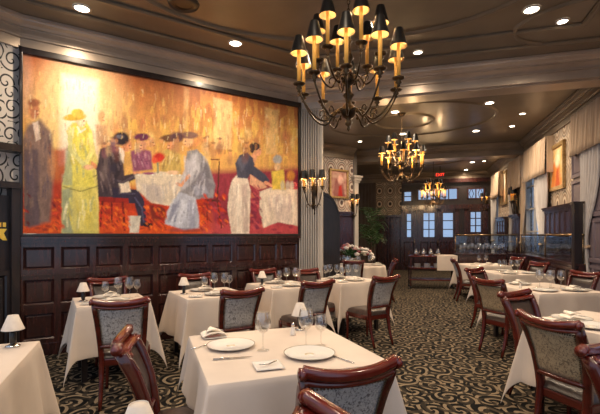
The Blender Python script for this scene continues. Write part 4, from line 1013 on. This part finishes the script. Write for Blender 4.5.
# centre table, item by item
item(tA, 'dinner_plate', tA.px(231, 347.5)); item(tA, 'dinner_plate', tA.px(309.5, 356)); item(tA, 'bread_plate', tA.px(268, 367.5), .3); item(tA, 'bread_plate', tA.px(214, 337.5), .4)
item(tA, 'napkin', tA.px(213, 337.5), .5, .016); item(tA, 'dinner_knife', tA.px(233, 359.5), .25); item(tA, 'dinner_fork', tA.px(341, 360), -.9+PI); item(tA, 'wine_glass', tA.px(263, 351)); item(tA, 'wine_glass', tA.px(306, 347)); item(tA, 'small_wine_glass', tA.px(321, 346))
item(tA, 'table_lamp', tA.px(300, 330)); item(tA, 'salt_shaker', tA.px(293, 336)); item(tA, 'dinner_fork', tA.px(204, 347), .9)
item(tB, 'table_lamp', tB.px(13, 347)); item(tF, 'table_lamp', Vector((-.478, 1.20, tF.top)))
# wall tables
def setting(tb, k=1.0, lamp=None, gl=4, flip=1):
    w2, d2 = tb.w/2, tb.d/2
    item(tb, 'dinner_plate', tb.loc(.02, -d2+.19)); item(tb, 'dinner_plate', tb.loc(-.02, d2-.19))
    item(tb, 'bread_plate', tb.loc(-w2+.13, -d2+.14), .2); item(tb, 'napkin', tb.loc(.02, d2-.19), tb.rot, .022); item(tb, 'napkin', tb.loc(.02, -d2+.19), tb.rot, .022)
    g = [(-.05, .02), (.08, .04), (.19, -.02), (.28, .05)][:gl]
    for i, (x, y) in enumerate(g): item(tb, 'wine_glass' if i % 3 else 'small_wine_glass', tb.loc(x, y))
    if lamp is not None: item(tb, 'table_lamp', tb.loc(*lamp))
setting(t1, lamp=(-.26, .02)); setting(t2, lamp=(-.29, .05)); setting(t3, lamp=(-.29, .08)); setting(t4, gl=3)
for x, y in ((-.1, -.1), (.05, .0), (.12, -.1)): item(t4, 'wine_glass', t4.loc(x-.22, y+.2))
# right tables
item(r1, 'dinner_plate', r1.loc(-.10, .28)); item(r1, 'dinner_plate', r1.loc(-.26, .06)); item(r1, 'dinner_plate', r1.loc(-.22, -.24)); item(r1, 'napkin', r1.loc(-.40, .28), .6); item(r1, 'napkin', r1.loc(-.10, .28), .3, .022); item(r1, 'napkin', r1.loc(-.22, -.24), .3, .022)
item(r1, 'wine_glass', r1.loc(.08, .1)); item(r1, 'wine_glass', r1.loc(.03, .0)); item(r1, 'small_wine_glass', r1.loc(-.04, -.07))
item(r2, 'dinner_plate', r2.loc(-.22, -.32)); item(r2, 'dinner_plate', r2.loc(.16, -.34)); item(r2, 'dinner_plate', r2.loc(-.1, .34)); item(r2, 'bread_plate', r2.loc(.34, -.28), .3); item(r2, 'napkin', r2.loc(.16, -.34), .2, .022); item(r2, 'napkin', r2.loc(-.1, .34), .2, .022); item(r2, 'salt_shaker', r2.loc(-.36, -.05))
for x, y in ((-.08, -.04), (.02, -.10), (.10, -.02), (.16, -.12), (.02, .10)): item(r2, 'wine_glass', r2.loc(x, y))
item(r3, 'dinner_plate', r3.loc(-.2, -.26)); item(r3, 'dinner_plate', r3.loc(.2, -.26)); item(r3, 'napkin', r3.loc(-.2, -.26), .1, .022); item(r3, 'dinner_plate', r3.loc(0, .3))
for x, y in ((-.22, .0), (-.12, .04), (-.02, -.02), (.14, .05)): item(r3, 'wine_glass', r3.loc(x, y))
for x, y in ((-.28, -.2), (.0, -.22), (.25, -.2), (-.1, .1), (.2, .1)): item(r4, 'napkin', r4.loc(x, y), x*3)
for x, y in ((-.1, -.05), (.08, -.02)): item(r4, 'wine_glass', r4.loc(x, y))
item(t5, 'dinner_plate', t5.loc(.42, -.2)); item(t5, 'napkin', t5.loc(.42, -.2), .4, .022)
for x, y in ((-.35, -.3), (-.26, -.38), (.22, -.35), (.34, -.02), (-.45, -.1), (-.05, -.45)): item(t5, 'wine_glass', t5.loc(x, y))
ORD = {1: [''], 2: ['left one', 'right one'], 3: ['leftmost', 'middle one', 'rightmost'], 4: ['leftmost', 'second from left', 'third from left', 'rightmost'], 5: ['leftmost', 'second from left', 'middle one', 'fourth from left', 'rightmost'], 6: ['leftmost', 'second from left', 'third from left', 'fourth from left', 'fifth from left', 'rightmost']}
grp = {}
for tb, kind, o, wh in ITEMS: grp.setdefault((tb.key, kind), []).append((o, tb))
for (k, kind), lst in grp.items():
    lst.sort(key=lambda q: px_of(q[0].location)); n = len(lst); a, c, g = ADJ[kind]
    for i, (o, tb) in enumerate(lst):
        od = ORD[n][i] if n in ORD else 'number'
        on = 'on' if tb.key != 'F' else 'on'
        tag(o, a+(', '+od if od else '')+' on '+tb.desc, c, g+' on '+tb.desc.replace('the ', '', 1))

# flower arrangement
fp = t5.loc(-.14, .05); fa = empty('flower_arrangement', fp, label='low wide centrepiece of white and pink blooms on the round flower table', category='flowers')
MB().lathe([(.10, 0), (.14, .06), (.16, .12), (.15, .12), (.1, .05), (.001, .02)], n=18).build('bowl', silver, fa)
fo = MB()
for k in range(70):
    a = random.uniform(0, 2*PI); r = random.uniform(.1, .48); z = .14+random.uniform(0, .14); d = Vector((math.cos(a), math.sin(a)*.7, 0))
    p0 = d*.06+Vector((0, 0, .10)); p1 = d*r+Vector((0, 0, z)); q = Vector((-d.y, d.x, 0))*.03
    fo.add([p0, (p0+p1)/2+q+Vector((0, 0, .05)), p1, (p0+p1)/2-q+Vector((0, 0, .05))], [(0, 1, 2, 3)])
fo.build('foliage', leaf_m, fa)
for k in range(44):
    a = random.uniform(0, 2*PI); r = .46*math.sqrt(random.random()); z = .30-.30*(r/.46)**2*.6+random.uniform(-.02, .05)
    b = MB(); rr = random.uniform(.035, .055)
    for j in range(6):
        th = j*PI/3; b.sphere((rr*.5*math.cos(th), rr*.5*math.sin(th), 0), rr*.55, 8, .8)
    b.sphere((0, 0, rr*.25), rr*.45, 8)
    b.build('blossom', random.choice([petal_w, petal_w, petal_w, petal_p, petal_r]), fa, loc=(r*math.cos(a), r*.7*math.sin(a), z))

fa.scale = (1.2, 1.2, 1.45)
# potted palm
pp = ray(372, 12.9); pl = empty('potted_palm', (pp.x, pp.y, 0), label='leafy green palm beside the white column at the back', category='plant')
MB().lathe([(.16, 0), (.22, .35), (.24, .42), (.21, .42), (.19, .36), (.001, .36)], n=20).build('pot', soil_m, pl)
st = MB()
for a in (0, 2.1, 4.2): st.sweep([(.03*math.cos(a), .03*math.sin(a), .35), (.06*math.cos(a), .06*math.sin(a), 1.0), (.10*math.cos(a), .10*math.sin(a), 1.7)], .02, n=7)
st.build('stem', soil_m, pl)
for k in range(26):
    a = k*2.4; fr_ = MB(); L = random.uniform(.40, .62); hz = random.uniform(.9, 1.9); rise = random.uniform(.3, .75)
    P = [Vector((L*t*math.cos(a), L*t*math.sin(a), hz+rise*math.sin(t*PI*.62)-.15*t*t)) for t in [i/9 for i in range(10)]]
    fr_.sweep(P, .006, n=5)
    for i in range(1, 10):
        t = (P[i]-P[i-1]).normalized(); q = t.cross(Vector((0, 0, 1))).normalized()
        for s in (-1, 1):
            tip = P[i]+q*s*.20*(1-.35*abs(i/9-.5))+t*.10-Vector((0, 0, .05)); mid = (P[i]+tip)/2
            fr_.add([P[i], mid+t*.018, tip, mid-t*.018], [(0, 1, 2, 3)])
    fr_.build('frond', leaf_m, pl)

# serving trolley
tc_ = Vector((3.62, 11.15)); tr = empty('serving_trolley', (tc_.x, tc_.y, 0), -A0*.6, label='dark serving trolley with shelves and a white cloth over its right end', category='trolley')
tw, td = .58, .25
for sx in (-1, 1):
    for sy in (-1, 1): MB().box(sx*tw-.02, sx*tw+.02, sy*td-.02, sy*td+.02, .06, .86).build('leg', darkwood, tr); MB().lathe([(.03, 0), (.03, .03), (.01, .06)], (sx*tw, sy*td, 0), 10).build('wheel', black_m, tr)
for z in (.22, .54, .86): MB().box(-tw-.03, tw+.03, -td-.03, td+.03, z, z+.03).build('shelf', mahog, tr, bevel=.005)
cl = MB(); prof = [(-.02, .895), (tw+.035, .895), (tw+.05, .885), (tw+.055, .45)]
cl.prism([(.10, .892), (tw+.036, .892), (tw+.036, .48), (tw+.044, .48), (tw+.044, .900), (.10, .900)], -td-.045, td+.045); cl.box(.10, tw+.044, -td-.047, -td-.040, .50, .899)
o = cl.build('trolley_cloth', linen, loc=(tc_.x, tc_.y, 0), rz=-A0*.6); tag(o, 'folded white cloth hanging over the right end of the serving trolley', 'cloth')
def trl(x, y, z): v = Vector((x, y)); v.rotate(Matrix.Rotation(-A0*.6, 2)); return (tc_.x+v.x, tc_.y+v.y, z)
for i, (x, nm) in enumerate(((-.42, 'leftmost'), (-.22, 'second from left'), (-.03, 'third from left'), (.16, 'rightmost'))):
    e = empty('coffee_pot', trl(x, -.05, .90 if x > .1 else .89), .4*i, label='silver coffee pot on top of the serving trolley, '+nm, category='pot', group='coffee pots on the trolley')
    MB().lathe([(.04, 0), (.06, .03), (.062, .08), (.04, .13), (.035, .15), (.04, .155)], n=14).build('body', silver, e); MB().lathe([(.04, .155), (.02, .175), (.006, .18), (.008, .19), (.001, .195)], n=12).build('lid', silver, e)
    MB().sweep([(.055, 0, .05), (.09, 0, .08), (.11, 0, .13)], [.012, .009, .007], n=7, up=(0, 1, 0)).build('spout', silver, e); MB().sweep([(-.04, 0, .13), (-.09, 0, .12), (-.09, 0, .06), (-.055, 0, .04)], .006, n=6, up=(0, 1, 0)).build('handle', black_m, e)
for i, (x, nm) in enumerate(((-.38, 'left'), (-.12, 'middle'), (.14, 'right'))):
    b = MB()
    for k in range(7): b.lathe([(.05, .57+k*.015), (.09, .577+k*.015), (.09, .58+k*.015), (.001, .573+k*.015)], (0, 0, 0), 18)
    tag(b.build('plate_stack', china, loc=trl(x, -.02, 0)), 'stack of white plates on the trolley\'s middle shelf, %s one' % nm, 'plates', 'plate stacks on the trolley')

# low partition with glass and brass rail
pv0 = 1.12; pu = 12.0; pv1 = W-.24
def lowwall(name, p, d, L, rail_name=True, ulab='', post_ends=(True, True)):
    FRM = wframe(p, d)
    mb = MB(); mb.box(0, L, 0, .14, 0, .92); panels(mb, 0, L, .1, .88, max(2, int(L/.5)), y=0); mb.box(-.02, L, -.04, .18, .92, .96); place(struct(mb.build(name, darkwood)), FRM)
    r = empty('brass_rail_screen'); r.matrix_world = FRM; tag(r, ulab, 'rail')
    MB().sweep([(0, .07, 1.45), (L, .07, 1.45)], .022, n=10).build('rail', rail_m, r)
    k = max(2, int(L/1.4)+1)
    for i in range(k): MB().sweep([(.02+(L-.04)*i/(k-1), .07, .96), (.02+(L-.04)*i/(k-1), .07, 1.45)], .015, n=8).build('post', rail_m, r)
    MB().box(0, L, .066, .074, .98, 1.42).build('glass_panel', pane_m, r)
lowwall('wall_partition', uv(pu, pv0), V, pv1-pv0, ulab='brass rail and glass screen crossing behind the right-hand tables')
lowwall('wall_partition_side', uv(pu, pv1), -U, pu-7.9, ulab='brass rail and glass screen running along the window side')
def ledge_glass(p, z, lab, i, g, s=1.0):
    o = proto_item('wine_glass' if i % 2 else 'small_wine_glass'); o.location = (p.x, p.y, z); o.scale = (s, s, s); tag(o, lab, 'wine glass', g)
gs = MB(); obox(gs, pu-.52, pu-.04, pv0+.03, pv0+1.22, .92, .96); obox(gs, pu-.50, pu-.06, pv0+.06, pv0+1.19, 0, .92)
tag(gs.build('glass_station', darkwood, bevel=.006), 'dark sideboard crowded with glassware against the low partition', 'sideboard')
for i in range(48):
    r, c = divmod(i, 12); p = uv(pu-.12-r*.105, pv0+.12+c*.092)
    ledge_glass(p, .962, 'clear glass in the crowd on the dark sideboard by the partition', i, 'glasses on the sideboard', 1.15)
for i in range(12):
    p = uv(11.2-i*.26, pv1+.07+.13); ledge_glass(uv(11.4-i*.27, W-.06), .96, 'clear glass on the window ledge behind the side rail screen', i, 'glasses on the window ledge', .95)
w = MB(); obox(w, 7.9, pu, W-.24+.14, W-.05, .90, .955); struct(w.build('trim_24', darkwood))

# dark hutch at the left edge
hp = P1-LD*.42; FHm = wframe(P1-LD*1.25, LD)
h = empty('wooden_hutch'); h.matrix_world = FHm; tag(h, 'dark wooden hutch with open shelves at the left edge of the photo', 'cabinet')
MB().box(0, 1.2, -.09, -.01, .0, 1.9).build('back_panel', blackwood, h)
MB().box(1.12, 1.2, -.16, -.005, 0, 2.05).build('side_panel', blackwood, h); MB().box(0, 1.22, -.18, -.005, 2.40, 2.48).build('top_shelf', blackwood, h)
MB().box(0.0, .06, -.16, -.005, 1.9, 2.40).build('side_panel', blackwood, h); MB().box(0, 1.20, -.18, -.005, 1.98, 2.05).build('shelf', blackwood, h)
dr = MB(); panels(dr, 0, 1.12, .1, 1.05, 3, y=-.09); dr.build('door', blackwood, h)
sg = empty('yellow_sign'); sg.matrix_world = FHm @ Matrix.Translation((1.00, -.105, 1.50)); tag(sg, 'small yellow picture sign on the hutch at the left edge', 'sign')
MB().box(-.15, .10, -.006, .012, -.13, .10).build('panel', black_m, sg)
yb = MB(); yb.prism([(-.14, -.08), (-.05, -.11), (0, -.06), (.05, -.11), (.09, -.11), (.06, -.03), (.09, .02), (-.14, .02)], -.010, -.006); yb.build('lower_mark', yellow_m, sg)
yb = MB()
for i in range(5): yb.box(-.13+i*.045, -.10+i*.045, -.010, -.006, .04, .09)
yb.build('upper_mark', yellow_m, sg)

# curved booth end in front of the painted wall
be = MB(); poly = [(-.45, 0), (.16, 0), (.16, 1.85)]
for i in range(9): t = i/8; poly.append((.14-.30*t+.02*math.sin(t*PI), 1.90+.42*t**.8+.05*math.sin(t*PI)))
poly += [(-.45, 2.40)]
be.prism(poly, -.05, .05); be.prism([(x*1.0, z+.03) for x, z in poly[3:]]+[(x, z-.02) for x, z in poly[3:][::-1]], -.08, .08)
bp = ray(333, 8.6)
tag(be.build('booth_screen', blackwood, loc=(bp.x-.02, bp.y, 0), rz=.05), 'tall black wooden booth end with sloping scrolled top beyond the pilaster', 'screen')

# exit sign
es = empty('exit_sign'); es.matrix_world = FB @ Matrix.Translation((bx(437.5), -1.6, bz(437, 182.5))); tag(es, 'small red EXIT sign hanging by the far chandelier', 'sign')
MB().box(-.16, .16, -.03, .03, 0, .16).build('housing', black_m, es); MB().box(-.01, .01, -.01, .01, .16, CEIL-bz(437, 182.5)).build('hanger', black_m, es)
tx = bpy.data.curves.new('lettering', 'FONT'); tx.body = 'EXIT'; tx.size = .15; tx.align_x = 'CENTER'; tx.extrude = .002; tx.materials.append(exit_m)
t0 = bpy.data.objects.new('lettering_curve', tx); tm = bpy.data.meshes.new_from_object(t0); bpy.data.objects.remove(t0); to = bpy.data.objects.new('lettering', tm); COL.objects.link(to); to.parent = es; to.location = (0, -.033, .03); to.rotation_euler = (PI/2, 0, 0)
